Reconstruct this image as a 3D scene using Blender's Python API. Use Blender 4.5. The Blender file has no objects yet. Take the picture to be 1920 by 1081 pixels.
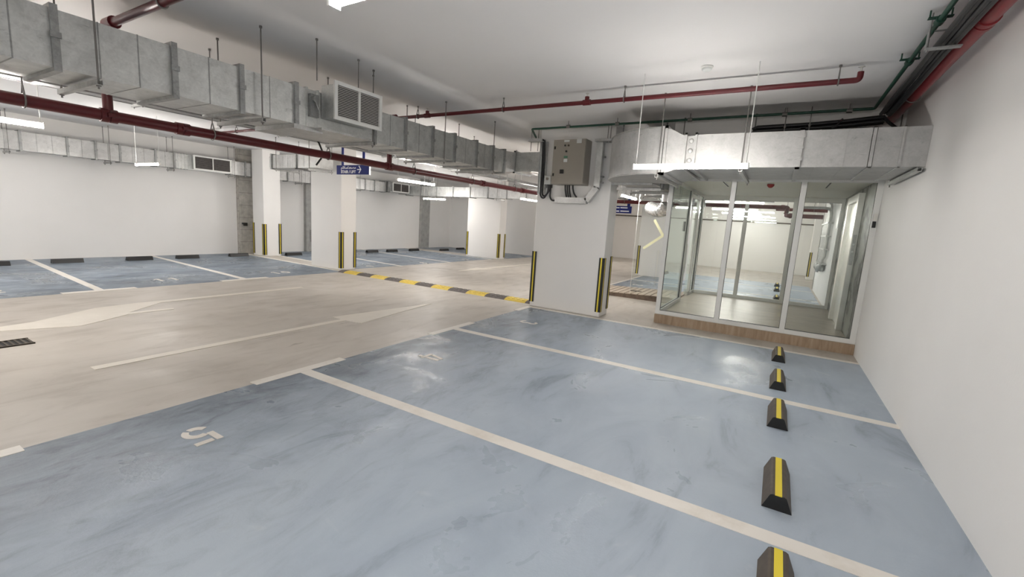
import bpy, bmesh, math, random
from mathutils import Vector, Matrix

random.seed(7)
SC = bpy.context.scene
COL = SC.collection
PI = math.pi
CEIL = 3.38          # ceiling height
HANG = CEIL-.003
XR = 1.175           # right hand wall
XL = -15.45          # far wall of the opposite row

# ------------------------------------------------------------------ materials
def new_mat(name):
    m = bpy.data.materials.new(name); m.use_nodes = True
    nt = m.node_tree
    return m, nt, nt.nodes['Principled BSDF']

def node(nt, kind, **kw):
    n = nt.nodes.new(kind)
    for k, v in kw.items():
        if k in n.inputs: n.inputs[k].default_value = v
        else: setattr(n, k, v)
    return n

def ramp(nt, src, stops):
    r = nt.nodes.new('ShaderNodeValToRGB')
    el = r.color_ramp.elements
    while len(el) < len(stops): el.new(0.5)
    for e, (p, c) in zip(el, stops):
        e.position = p; e.color = (c[0], c[1], c[2], 1) if not isinstance(c, (int, float)) else (c, c, c, 1)
    nt.links.new(src, r.inputs['Fac'])
    return r.outputs['Color']

def coords(nt, scale=(1, 1, 1)):
    tc = nt.nodes.new('ShaderNodeTexCoord'); mp = nt.nodes.new('ShaderNodeMapping')
    mp.inputs['Scale'].default_value = scale
    nt.links.new(tc.outputs['Object'], mp.inputs['Vector'])
    return mp.outputs['Vector']

def noise(nt, vec, scale, detail=4, rough=.55, dist=0.0):
    n = node(nt, 'ShaderNodeTexNoise', Scale=scale, Detail=detail, Roughness=rough, Distortion=dist)
    nt.links.new(vec, n.inputs['Vector'])
    return n.outputs['Fac']

def mixc(nt, fac, a, b, mode='MIX'):
    m = nt.nodes.new('ShaderNodeMix'); m.data_type = 'RGBA'; m.blend_type = mode
    for sock, v in ((m.inputs[0], fac), (m.inputs[6], a), (m.inputs[7], b)):
        if isinstance(v, bpy.types.NodeSocket): nt.links.new(v, sock)
        elif isinstance(v, (int, float)): sock.default_value = v
        else: sock.default_value = (*v, 1)
    return m.outputs[2]

def bump(nt, src, bsdf, strength=.1, dist=.02):
    b = node(nt, 'ShaderNodeBump', Strength=strength, Distance=dist)
    nt.links.new(src, b.inputs['Height']); nt.links.new(b.outputs['Normal'], bsdf.inputs['Normal'])

def plain(name, col, rough=.5, metal=0., spec=None, var=.0, vs=6):
    m, nt, b = new_mat(name)
    b.inputs['Roughness'].default_value = rough; b.inputs['Metallic'].default_value = metal
    if spec is not None: b.inputs['Specular IOR Level'].default_value = spec
    f = noise(nt, coords(nt), vs)
    v = max(var, .02)
    nt.links.new(ramp(nt, f, [(.3, tuple(c*(1-v) for c in col)), (.7, tuple(min(1, c*(1+v)) for c in col))]), b.inputs['Base Color'])
    return m

M = {}
def paint_wall(name, a, b_):
    m, nt, b = new_mat(name)
    v = coords(nt)
    nt.links.new(ramp(nt, noise(nt, v, .7, 3), [(.35, a), (.65, b_)]), b.inputs['Base Color'])
    b.inputs['Roughness'].default_value = .62
    b.inputs['Specular IOR Level'].default_value = .25
    bump(nt, noise(nt, v, 55, 3), b, .06, .01)
    return m
M['wall'] = paint_wall('white wall paint', (.825, .812, .79), (.85, .837, .818))
M['ceil'] = paint_wall('white ceiling paint', (.84, .825, .815), (.86, .845, .835))
M['white'] = plain('white powder coat', (.80, .80, .77), .4)
M['alu'] = plain('pale aluminium frame', (.76, .76, .735), .34)

m, nt, b = new_mat('trowelled concrete')
v = coords(nt)
c1 = ramp(nt, noise(nt, v, .55, 6, .6, .4), [(.3, (.45, .415, .37)), (.52, (.525, .485, .435)), (.72, (.58, .54, .49))])
c2 = ramp(nt, noise(nt, coords(nt, (2.2, .7, 1)), 1.5, 6, .62, .8), [(.28, (.80, .78, .76)), (.5, (1, 1, 1)), (.8, (1.06, 1.06, 1.06))])
c3 = ramp(nt, noise(nt, coords(nt, (6, 1.6, 1)), 1.1, 3, .5, .3), [(.22, (.62, .60, .58)), (.3, (1, 1, 1))])
nt.links.new(mixc(nt, 1, mixc(nt, 1, c1, c2, 'MULTIPLY'), c3, 'MULTIPLY'), b.inputs['Base Color'])
nt.links.new(ramp(nt, noise(nt, v, 2.3, 4), [(.3, .38), (.7, .56)]), b.inputs['Roughness'])
bump(nt, noise(nt, v, 9, 6), b, .05, .01)
M['concrete'] = m

m, nt, b = new_mat('blue floor paint')
v = coords(nt)
c1 = ramp(nt, noise(nt, v, .38, 4, .5, .5), [(.3, (.355, .420, .495)), (.5, (.415, .482, .56)), (.7, (.465, .53, .60))])
c2 = ramp(nt, noise(nt, coords(nt, (2.0, .75, 1)), 1.0, 6, .62, 1.1), [(.30, (.66, .67, .68)), (.42, (.93, .93, .94)), (.56, (1, 1, 1)), (.8, (1.05, 1.04, 1.02))])
c3 = ramp(nt, noise(nt, coords(nt, (2.6, 1.0, 1)), 2.1, 8, .72, 1.0), [(.20, (.46, .46, .46)), (.25, (.80, .80, .80)), (.34, (1, 1, 1))])
c4 = ramp(nt, noise(nt, coords(nt, (1, 1, 1)), 1.7, 3, .5, 2.0), [(.66, (1, 1, 1)), (.74, (1.13, 1.10, 1.05))])
sx_ = nt.nodes.new('ShaderNodeSeparateXYZ'); nt.links.new(v, sx_.inputs[0])
mr = node(nt, 'ShaderNodeMapRange'); mr.inputs['From Min'].default_value = -3.9; mr.inputs['From Max'].default_value = -1.3
nt.links.new(sx_.outputs[0], mr.inputs['Value'])
dirt = nt.nodes.new('ShaderNodeMath'); dirt.operation = 'ADD'
nt.links.new(mr.outputs[0], dirt.inputs[0]); nt.links.new(noise(nt, coords(nt, (1.5, .8, 1)), 1.4, 6, .65, .9), dirt.inputs[1])
c5 = ramp(nt, dirt.outputs[0], [(.42, (.44, .455, .47)), (.66, (.72, .73, .745)), (1.12, (1, 1, 1))])
c6 = ramp(nt, noise(nt, coords(nt, (3.2, 1.2, 1)), 1.5, 7, .7, 1.3), [(.33, (.58, .585, .59)), (.42, (.85, .85, .85)), (.50, (1, 1, 1))])
wear = mixc(nt, mr.outputs[0], c6, (1, 1, 1))
base = mixc(nt, 1, mixc(nt, 1, mixc(nt, 1, c1, c2, 'MULTIPLY'), c3, 'MULTIPLY'), c4, 'MULTIPLY')
nt.links.new(mixc(nt, 1, mixc(nt, 1, base, c5, 'MULTIPLY'), wear, 'MULTIPLY'), b.inputs['Base Color'])
nt.links.new(ramp(nt, noise(nt, v, .9, 5, .6, .8), [(.38, .22), (.44, .42), (.7, .58)]), b.inputs['Roughness'])
b.inputs['Specular IOR Level'].default_value = .38
bump(nt, noise(nt, v, 22, 8, .75), b, .28, .012)
M['blue'] = m

m, nt, b = new_mat('white road paint')
v = coords(nt)
nt.links.new(ramp(nt, noise(nt, v, 3, 6, .65), [(.25, (.68, .63, .56)), (.5, (.80, .765, .71))]), b.inputs['Base Color'])
b.inputs['Roughness'].default_value = .5
M['line'] = m
m, nt, b = new_mat('worn white road paint')
v = coords(nt)
nt.links.new(ramp(nt, noise(nt, v, 1.6, 7, .7), [(.3, (.68, .635, .565)), (.7, (.77, .73, .66))]), b.inputs['Base Color'])
b.inputs['Roughness'].default_value = .55
M['worn'] = m

def galv(name, lo, hi, r0, r1, scale=7):
    m, nt, b = new_mat(name)
    v = coords(nt)
    vo = node(nt, 'ShaderNodeTexVoronoi', Scale=70.0); nt.links.new(v, vo.inputs['Vector'])
    f = mixc(nt, .14, noise(nt, v, scale, 6, .65, .5), vo.outputs['Color'])
    scuff = ramp(nt, noise(nt, coords(nt, (3, 3, 7)), 1.6, 7, .7, 1.6), [(.30, (.55, .56, .56)), (.36, (.92, .92, .92)), (.44, (1, 1, 1))])
    nt.links.new(mixc(nt, 1, ramp(nt, f, [(.3, lo), (.68, hi)]), scuff, 'MULTIPLY'), b.inputs['Base Color'])
    b.inputs['Metallic'].default_value = .72
    nt.links.new(ramp(nt, noise(nt, v, 3.5, 4), [(.3, r0), (.7, r1)]), b.inputs['Roughness'])
    bump(nt, noise(nt, v, 2.6, 3), b, .12, .03)
    return m
M['galv'] = galv('galvanised sheet', (.52, .53, .52), (.74, .75, .735), .33, .52)
M['galv_bright'] = galv('bright galvanised sheet', (.46, .46, .455), (.62, .62, .61), .34, .5)
M['flange'] = galv('galvanised angle bar', (.26, .265, .26), (.44, .445, .44), .4, .6)
M['galv_lobby'] = galv('matt galvanised sheet', (.41, .41, .40), (.52, .52, .51), .5, .66)
M['galv_lobby'].node_tree.nodes['Principled BSDF'].inputs['Metallic'].default_value = .45
M['strut'] = galv('galvanised strut channel', (.38, .385, .37), (.58, .58, .57), .35, .5)
M['chrome'] = plain('brushed stainless steel', (.74, .73, .69), .3, 1.0, var=.05)
M['rod'] = plain('zinc threaded rod', (.22, .21, .2), .45, .7)
M['red'] = plain('oxblood gloss pipe paint', (.105, .007, .011), .30, 0, var=.08)
M['red_bright'] = plain('red gloss pipe paint', (.27, .028, .034), .36, 0, var=.08)
M['green'] = plain('dark green pipe paint', (.010, .058, .036), .45)
M['black'] = plain('black cable sheath', (.012, .012, .013), .42)
M['blackrub'] = plain('black rubber', (.010, .010, .010), .45)
M['dusty'] = plain('dusty brown black rubber', (.075, .058, .042), .6, var=.25, vs=14)
M['greyrub'] = plain('faded charcoal rubber', (.13, .115, .11), .6, var=.2, vs=14)
M['yellow'] = plain('yellow reflective strip', (.80, .64, .045), .4)
M['yellow_rub'] = plain('yellow rubber', (.74, .56, .10), .5, var=.1, vs=10)
M['pale_tape'] = plain('pale yellow masking tape', (.80, .79, .52), .6)
M['cabinet'] = plain('taupe powder coated steel', (.33, .30, .255), .42)
M['bluesign'] = plain('navy blue sign face', (.009, .018, .15), .45, spec=.2)
M['signwhite'] = plain('white vinyl lettering', (.85, .85, .88), .4)
M['plate'] = plain('pale label plate', (.68, .70, .68), .4)
M['greenbtn'] = plain('green indicator', (.10, .26, .17), .4)
M['slot'] = plain('black slot', (.006, .006, .006), .6)
M['darkvoid'] = plain('dark grille backing', (.035, .032, .030), .7)
M['louvre'] = plain('white louvre blade', (.60, .59, .56), .45)
M['slab_ceiling'] = plain('lobby ceiling board', (.86, .855, .79), .5)
M['belred'] = plain('red sounder plastic', (.30, .02, .02), .4)
M['conc_grey'] = plain('bare grey concrete', (.36, .36, .345), .75, var=.16, vs=5)
M['foil'] = galv('foil duct wrap', (.62, .62, .62), (.84, .84, .83), .18, .32, 3)

m, nt, b = new_mat('bare blockwork')
v = coords(nt)
br = node(nt, 'ShaderNodeTexBrick', Scale=1.0); br.inputs['Color1'].default_value = (.50, .475, .43, 1)
br.inputs['Color2'].default_value = (.44, .42, .38, 1); br.inputs['Mortar'].default_value = (.33, .31, .285, 1)
br.inputs['Brick Width'].default_value = .4; br.inputs['Row Height'].default_value = .1; br.inputs['Mortar Size'].default_value = .012
mp = nt.nodes.new('ShaderNodeMapping'); mp.inputs['Rotation'].default_value = (PI/2, 0, PI/2)
nt.links.new(v, mp.inputs['Vector']); nt.links.new(mp.outputs['Vector'], br.inputs['Vector'])
nt.links.new(mixc(nt, 1, br.outputs['Color'], ramp(nt, noise(nt, v, 8, 6), [(.3, .75), (.7, 1.1)]), 'MULTIPLY'), b.inputs['Base Color'])
b.inputs['Roughness'].default_value = .85
M['block'] = m

m, nt, b = new_mat('veined grey marble')
v = coords(nt)
w = node(nt, 'ShaderNodeTexWave', Scale=.55, Distortion=11.0, Detail=6.0); w.inputs['Detail Scale'].default_value = 1.6
nt.links.new(v, w.inputs['Vector'])
nt.links.new(mixc(nt, 1, ramp(nt, w.outputs['Fac'], [(.02, (.10, .10, .09)), (.08, (.25, .255, .235)), (.6, (.31, .315, .29))]),
                  ramp(nt, noise(nt, v, 3, 5), [(.3, .8), (.7, 1.05)]), 'MULTIPLY'), b.inputs['Base Color'])
b.inputs['Roughness'].default_value = .5; b.inputs['Specular IOR Level'].default_value = .15
M['marble'] = m

def travertine(name, a, b_, c, sc=(1, 1, 1)):
    m, nt, b = new_mat(name)
    v = coords(nt, sc)
    f = noise(nt, v, 2.4, 7, .68, .5)
    nt.links.new(ramp(nt, f, [(.28, a), (.5, b_), (.75, c)]), b.inputs['Base Color'])
    b.inputs['Roughness'].default_value = .42
    return m
M['trav'] = travertine('brown travertine tile', (.23, .155, .095), (.36, .26, .175), (.47, .37, .27), (6, 6, .7))
M['lobbyfloor'] = travertine('polished lobby floor tile', (.36, .31, .235), (.46, .405, .315), (.55, .49, .39), (1.2, 4, 1))
M['lobbyfloor'].node_tree.nodes['Principled BSDF'].inputs['Roughness'].default_value = .40
M['ramp'] = travertine('ribbed tan ramp tile', (.42, .34, .26), (.52, .43, .34), (.60, .52, .43), (2, 2, 2))
M['ramp_side'] = plain('brown ramp edge tile', (.16, .115, .085), .6, var=.3, vs=9)

m = bpy.data.materials.new('clear glass'); m.use_nodes = True
nt = m.node_tree; nt.nodes.clear()
out = nt.nodes.new('ShaderNodeOutputMaterial')
tr = node(nt, 'ShaderNodeBsdfTransparent'); tr.inputs['Color'].default_value = (.982, .996, .988, 1)
gl = node(nt, 'ShaderNodeBsdfGlossy', Roughness=.0); gl.inputs['Color'].default_value = (.95, 1, .97, 1)
fr = node(nt, 'ShaderNodeFresnel', IOR=1.5)
geo = nt.nodes.new('ShaderNodeNewGeometry')          # same reflectance on the inner face of the thin pane
ior = node(nt, 'ShaderNodeMapRange'); ior.inputs['To Min'].default_value = 1.42; ior.inputs['To Max'].default_value = 1/1.42
nt.links.new(geo.outputs['Backfacing'], ior.inputs['Value']); nt.links.new(ior.outputs['Result'], fr.inputs['IOR'])
mx = nt.nodes.new('ShaderNodeMixShader')
nt.links.new(fr.outputs[0], mx.inputs[0]); nt.links.new(tr.outputs[0], mx.inputs[1]); nt.links.new(gl.outputs[0], mx.inputs[2])
nt.links.new(mx.outputs[0], out.inputs['Surface'])
M['glass'] = m

for key, power in (('lamp', 37.0), ('lamp_lane', 62.0)):
    m, nt, b = new_mat('lit tube diffuser')
    b.inputs['Base Color'].default_value = (.9, .9, .9, 1)
    b.inputs['Emission Color'].default_value = (1.0, .955, .905, 1)
    b.inputs['Emission Strength'].default_value = power
    M[key] = m


# ------------------------------------------------------------------ mesh helpers
class MB:
    """collects shapes in world coordinates; build() links them as one mesh object"""
    def __init__(s): s.v = []; s.f = []; s.sm = []
    def add(s, vs, fs, smooth=False):
        o = len(s.v); s.v += [tuple(x) for x in vs]
        for f in fs: s.f.append(tuple(i+o for i in f)); s.sm.append(smooth)
        return s
    def box(s, x0, x1, y0, y1, z0, z1):
        if x0 > x1: x0, x1 = x1, x0
        if y0 > y1: y0, y1 = y1, y0
        if z0 > z1: z0, z1 = z1, z0
        vs = [(x, y, z) for z in (z0, z1) for y in (y0, y1) for x in (x0, x1)]
        return s.add(vs, [(0, 2, 3, 1), (4, 5, 7, 6), (0, 1, 5, 4), (2, 6, 7, 3), (0, 4, 6, 2), (1, 3, 7, 5)])
    def cbox(s, c, d):
        return s.box(c[0]-d[0]/2, c[0]+d[0]/2, c[1]-d[1]/2, c[1]+d[1]/2, c[2]-d[2]/2, c[2]+d[2]/2)
    def hexa(s, lo, hi):
        """two quads (4 points each) joined"""
        return s.add(list(lo)+list(hi), [(3, 2, 1, 0), (4, 5, 6, 7), (0, 1, 5, 4), (1, 2, 6, 5), (2, 3, 7, 6), (3, 0, 4, 7)])
    def prism(s, pts, z0, z1):
        n = len(pts)
        a = sum(pts[i][0]*pts[(i+1) % n][1]-pts[(i+1) % n][0]*pts[i][1] for i in range(n))
        if a < 0: pts = pts[::-1]
        vs = [(p[0], p[1], z0) for p in pts]+[(p[0], p[1], z1) for p in pts]
        fs = [tuple(range(n-1, -1, -1)), tuple(range(n, 2*n))]
        fs += [(i, (i+1) % n, (i+1) % n+n, i+n) for i in range(n)]
        return s.add(vs, fs)
    def sweep_profile(s, prof, axis, a0, a1):
        """prof in the two other axes, extruded along axis ('x' or 'y')"""
        n = len(prof)
        mk = (lambda p, t: (t, p[0], p[1])) if axis == 'x' else (lambda p, t: (p[0], t, p[1]))
        vs = [mk(p, a0) for p in prof]+[mk(p, a1) for p in prof]
        fs = [tuple(range(n)), tuple(range(2*n-1, n-1, -1))]+[(i, i+n, (i+1) % n+n, (i+1) % n) for i in range(n)]
        return s.add(vs, fs)
    def tube(s, pts, r, seg=12, fillet=0, caps=True, rad=None):
        P = [Vector(p) for p in pts]
        if fillet and len(P) > 2:
            Q = [P[0]]
            for i in range(1, len(P)-1):
                a = (P[i-1]-P[i]); b = (P[i+1]-P[i])
                f = min(fillet, a.length*.49, b.length*.49)
                a.normalize(); b.normalize()
                p0 = P[i]+a*f; p2 = P[i]+b*f
                for k in range(7):
                    t = k/6
                    Q.append(p0*(1-t)**2+P[i]*2*t*(1-t)+p2*t*t)
            Q.append(P[-1]); P = Q
        n = len(P); ref = None; rings = []
        for i in range(n):
            d = (P[min(i+1, n-1)]-P[max(i-1, 0)]).normalized()
            if ref is None:
                ref = Vector((0, 0, 1)) if abs(d.z) < .9 else Vector((1, 0, 0))
            u = (ref-d*ref.dot(d)).normalized(); ref = u; w = d.cross(u)
            rr = r if rad is None else rad[i]
            rings.append([P[i]+(u*math.cos(2*PI*k/seg)+w*math.sin(2*PI*k/seg))*rr for k in range(seg)])
        vs = [p for rg in rings for p in rg]; fs = []
        for i in range(n-1):
            for k in range(seg):
                fs.append((i*seg+k, i*seg+(k+1) % seg, (i+1)*seg+(k+1) % seg, (i+1)*seg+k))
        s.add(vs, fs, True)
        if caps:
            s.add(rings[0], [tuple(range(seg-1, -1, -1))]); s.add(rings[-1], [tuple(range(seg))])
        return s
    def cyl(s, a, b, r, seg=16): return s.tube([a, b], r, seg)
    def lathe(s, c, prof, seg=20, axis='z'):
        """prof: (radius, height) list"""
        vs = []; n = len(prof)
        for r, h in prof:
            for k in range(seg):
                x, y = r*math.cos(2*PI*k/seg), r*math.sin(2*PI*k/seg)
                vs.append((c[0]+x, c[1]+y, c[2]+h) if axis == 'z' else ((c[0]+h, c[1]+x, c[2]+y) if axis == 'x' else (c[0]+x, c[1]+h, c[2]+y)))
        fs = [(i*seg+k, i*seg+(k+1) % seg, (i+1)*seg+(k+1) % seg, (i+1)*seg+k) for i in range(n-1) for k in range(seg)]
        s.add(vs, fs, True)
        s.add(vs[:seg], [tuple(range(seg-1, -1, -1))]); s.add(vs[-seg:], [tuple(range(seg))])
        return s
    def build(s, name, mat, parent=None, bevel=0, rel=None):
        off = rel if rel is not None else (wloc(parent) if parent else Vector((0, 0, 0)))
        me = bpy.data.meshes.new(name)
        me.from_pydata([tuple(Vector(p)-off) for p in s.v], [], s.f)
        me.polygons.foreach_set('use_smooth', s.sm)
        me.materials.append(M[mat] if isinstance(mat, str) else mat)
        bm = bmesh.new(); bm.from_mesh(me); bmesh.ops.recalc_face_normals(bm, faces=bm.faces); bm.to_mesh(me); bm.free()
        o = bpy.data.objects.new(name, me); COL.objects.link(o)
        if parent: o.parent = parent
        if bevel:
            md = o.modifiers.new('edge', 'BEVEL'); md.width = bevel; md.segments = 2; md.limit_method = 'ANGLE'
        return o

def wloc(o):
    p = Vector((0, 0, 0))
    while o is not None:
        p = p+o.location; o = o.parent
    return p

def thing(name, label, cat, loc=(0, 0, 0), group=None, kind=None):
    o = bpy.data.objects.new(name, None); COL.objects.link(o)
    o.location = loc; o.empty_display_size = .1
    o['label'] = label; o['category'] = cat
    if group: o['group'] = group
    if kind: o['kind'] = kind
    return o

def tag(o, label, cat, group=None, kind=None):
    o['label'] = label; o['category'] = cat
    if group: o['group'] = group
    if kind: o['kind'] = kind
    return o

def struct(mb, name, mat, label=None, cat=None, bevel=0):
    o = mb.build(name, mat, bevel=bevel); o['kind'] = 'structure'
    if label: o['label'] = label
    if cat: o['category'] = cat
    return o

def dup(root, loc, rotz=0, label=None, group=None):
    r = root.copy(); COL.objects.link(r); r.location = loc; r.rotation_euler = (0, 0, rotz)
    if label: r['label'] = label
    if group: r['group'] = group
    for ch in list(root.children):
        c = ch.copy(); COL.objects.link(c); c.parent = r
        for g in list(ch.children):
            d = g.copy(); COL.objects.link(d); d.parent = c
    return r

# ------------------------------------------------------------------ camera
cam_d = bpy.data.cameras.new('camera'); cam = bpy.data.objects.new('camera', cam_d); COL.objects.link(cam)
cam_d.sensor_width = 36; cam_d.lens = 833.98/1920*36; cam_d.clip_start = .05; cam_d.clip_end = 100
rot = Matrix(((0.85647263, -0.13102616, 0.49928627), (0.51239848, 0.09874613, -0.85305158), (0.06246949, 0.98644886, 0.15171097)))
mw = rot.to_4x4(); mw.translation = (0, 0, 1.667)
cam.matrix_world = mw
SC.camera = cam

# ------------------------------------------------------------------ shell
Y0, Y1 = -6.0, 24.2
floor = struct(MB().box(XL-.3, 3.4, Y0-.2, Y1+.3, -.2, 0), 'floor', 'concrete', 'beige trowelled concrete garage floor', 'floor')
struct(MB().box(XL-.3, 3.4, Y0-.2, Y1+.3, CEIL, CEIL+.2), 'ceiling', 'ceil', 'smooth white painted slab above the whole garage', 'ceiling')
struct(MB().box(XR, XR+.2, Y0, 18.0, 0, CEIL), 'wall_right', 'wall', 'long white wall beside the numbered blue bays', 'wall')
struct(MB().box(XL-.25, XL, Y0, Y1, 0, CEIL), 'wall_left', 'wall', 'white wall behind the opposite row of bays', 'wall')
struct(MB().box(XL-.25, 3.4, Y0-.2, Y0, 0, CEIL), 'wall_front', 'wall', 'white wall closing the aisle end', 'wall')
struct(MB().box(-8.7, 3.4, Y1, Y1+.25, 0, CEIL), 'wall_back', 'wall', 'white wall at the far end seen through the lobby', 'wall')
struct(MB().prism([(XL, 19.3), (-8.5, 19.3), (-8.5, Y1), (-8.7, Y1), (-8.7, 19.5), (XL, 19.5)], 0, CEIL), 'wall_back_left', 'wall', 'white return wall behind the far pillar', 'wall')
struct(MB().prism([(XR, 18.0), (XR, 17.8), (3.4, 17.8), (3.4, Y1), (3.2, Y1), (3.2, 18.0)], 0, CEIL), 'wall_back_right', 'wall', 'white recess wall past the conduit wall', 'wall')
# downstand over the lobby
struct(MB().box(-1.62, XR, 7.5, 8.15, 2.6, CEIL), 'beam', 'wall', 'white downstand beam above the glass lobby', 'beam')
struct(MB().box(-2.66, XR, 9.2, 9.6, 3.0, CEIL), 'beam', 'wall', 'shaded white beam set back over the duct gap', 'beam')

# columns
def column(x0, x1, y0, y1, label, mat='wall'):
    return struct(MB().box(x0, x1, y0, y1, 0, CEIL), 'column', mat, label, 'column', bevel=.012 if mat == 'wall' else 0)
column(-4.12, -2.66, 7.77, 8.2, 'broad white column carrying the grey electrical cabinet')
column(-11.6, -10.3, 8.15, 8.65, 'broad white column at the far end of the speed hump')
column(-14.90, -14.29, 8.34, 8.92, 'slim white column close to the far wall')
column(-11.7, -10.02, 15.8, 16.28, 'white column furthest along the opposite row of bays')
column(-4.25, -2.55, 15.95, 16.4, 'white column behind the taped glass door')
column(1.175, 1.75, 22.0, 22.5, 'white column at the far end behind the lobby')
column(XL, -15.22, 8.12, 8.62, 'bare blockwork pier strip on the far wall', 'block')
column(XL, -15.30, 10.55, 11.05, 'bare grey concrete pier with a small shaft grate', 'conc_grey')
column(XL, -15.30, 16.85, 17.45, 'plain bare grey concrete pier past the end bay', 'conc_grey')

# ------------------------------------------------------------------ floor paint (parts of the floor)
def quad(mb, pts, z0=.0, z1=.003): return mb.prism(pts, z0, z1)
def fl_part(mb, name, mat, label=None):
    o = mb.build(name, mat, floor)
    if label: o['label'] = label
    return o
LZ = .0045
fl_part(MB().prism([(-4.04, -5.9), (XR, -5.9), (XR, 7.57), (-4.04, 7.57)], 0, .002), 'bay_paint', 'blue', 'blue painted bay floor beside the white wall')
fl_part(MB().prism([(XL+.02, -5.9), (-10.05, -5.9), (-10.0, 7.95), (XL+.02, 8.16)], 0, .002), 'bay_paint', 'blue', 'blue painted bays along the opposite wall')
fl_part(MB().prism([(XL+.02, 8.75), (-10.3, 8.72), (-10.2, 15.75), (XL+.02, 15.95)], 0, .002), 'bay_paint', 'blue', 'blue painted bays past the far column')
fl_part(MB().prism([(XL+.02, 16.6), (-10.0, 16.5), (-9.8, 19.2), (XL+.02, 19.2)], 0, .002), 'bay_paint', 'blue', 'blue bay beyond the furthest column')
fl_part(MB().prism([(-4.05, 12.0), (1.12, 12.0), (1.12, 18.6), (-4.05, 18.6)], 0, .002), 'bay_paint', 'blue', 'blue painted bays behind the lobby')
def line(p, q, w=.12, mat='line'):
    d = (Vector(q)-Vector(p)).normalized(); n = Vector((-d.y, d.x))*w/2
    p, q = Vector(p), Vector(q)
    return fl_part(MB().prism([tuple(p+n), tuple(p-n), tuple(q-n), tuple(q+n)], 0, LZ), 'bay_line', mat)
for y in (2.73, 5.215, .235, -2.25):
    line((-4.04, y), (XR, y), .12)
    fl_part(MB().prism([(-4.10, y-.5), (-3.99, y-.5), (-3.99, y+.5), (-4.10, y+.5)], 0, LZ+.001), 'bay_line', 'line')
line((-4.06, 7.62), (XR, 7.62), .085)
fl_part(MB().prism([(-4.10, 7.12), (-3.99, 7.12), (-3.99, 7.66), (-4.10, 7.66)], 0, LZ+.001), 'bay_line', 'line')
for y in (2.95, 5.42, .45):
    line((-10.05, y), (XL+.03, y+.29), .12)
    fl_part(MB().prism([(-10.12, y-.5), (-9.98, y-.5), (-9.98, y+.5), (-10.12, y+.5)], 0, LZ+.001), 'bay_line', 'line')
line((-10.35, 8.02), (XL+.03, 8.22), .12); line((-10.5, 8.69), (XL+.03, 8.85), .12)
for y in (10.34, 12.78, 15.45):
    line((-10.15, y), (XL+.03, y+.5), .12)
for y in (12.0, 14.42, 16.85):
    line((-4.05, y), (1.12, y), .1)
line((-4.0, 12.0), (-4.0, 18.6), .08)

def digit(ch):
    """stencil strokes in a 1 x 1.6 box, as polygons"""
    def sector(cx, cy, ro, ri, a0, a1, n=10, sx=1, sy=1):
        A = [math.radians(a0+(a1-a0)*i/n) for i in range(n+1)]
        return [(cx+ro*sx*math.cos(a), cy+ro*sy*math.sin(a)) for a in A]+[(cx+ri*sx*math.cos(a), cy+ri*sy*math.sin(a)) for a in reversed(A)]
    R = lambda a, b, c, d: [(a, c), (b, c), (b, d), (a, d)]
    if ch == '5': return [R(.36, 1., 1.36, 1.6), R(.04, .28, .80, 1.6), sector(.5, .5, .5, .25, 118, -52), sector(.5, .5, .5, .25, -72, -158)]
    if ch == '4': return [R(.58, .84, 0, .30), R(.58, .84, .62, 1.6), [(.50, 1.6), (.24, 1.6), (-.02, .62), (.22, .62)], R(0, 1., .34, .56)]
    if ch == '3': return [sector(.5, .42, .48, .24, 75, -80), sector(.5, .42, .48, .24, -100, -165), sector(.5, 1.18, .44, .21, 165, 100), sector(.5, 1.18, .44, .21, 80, -70)]
    if ch == '2': return [sector(.5, 1.13, .47, .22, 170, -30), [(.88, .86), (.66, 1.0), (.05, .28), (.36, .28)], R(0, 1., 0, .22)]
    if ch == '1': return [R(.40, .66, 0, 1.6), [(.36, 1.6), (.36, 1.3), (.12, 1.12), (.12, 1.36)]]
    if ch == '0': return [sector(.5, .8, .5, .25, 82, -82, 14, 1, 1.6), sector(.5, .8, .5, .25, 98, 262, 14, 1, 1.6)]
    if ch == '9': return [sector(.5, 1.1, .5, .26, 85, -85), sector(.5, 1.1, .5, .26, 95, 265), [(.98, .95), (.74, .85), (.38, 0), (.66, 0)]]
    if ch == '8': return [sector(.5, .42, .48, .24, 82, -262), sector(.5, 1.2, .42, .2, 82, -262)]
    return [R(0, 1., 1.36, 1.6), [(.96, 1.3), (.70, 1.3), (.26, 0), (.52, 0)]]
def number(txt, cx, cy, face):
    """face=+1: read by someone looking towards +x, -1: towards -x"""
    h, w, gap = .30, .18, .075
    mb = MB(); tot = len(txt)*w+(len(txt)-1)*gap
    for i, ch in enumerate(txt):
        for poly in digit(ch):
            pts = []
            for u, v_ in poly:
                a = -tot/2+i*(w+gap)+u*w; bb = (v_/1.6-.5)*h
                pts.append((cx+bb*face, cy-a*face))
            mb.prism(pts, 0, LZ+.002)
    fl_part(mb, 'bay_number', 'line', 'white stencilled bay number %s' % txt)
number('5', -3.375, 1.475, 1); number('4', -3.355, 3.93, 1); number('3', -3.385, 6.41, 1)
number('2', -3.4, 13.18, 1); number('1', -3.4, 15.6, 1)
number('12', -10.75, 1.72, -1); number('11', -10.76, 4.22, -1); number('10', -10.62, 6.6, -1)
number('9', -10.6, 9.45, -1); number('8', -10.5, 11.72, -1); number('7', -10.6, 14.31, -1)
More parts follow.
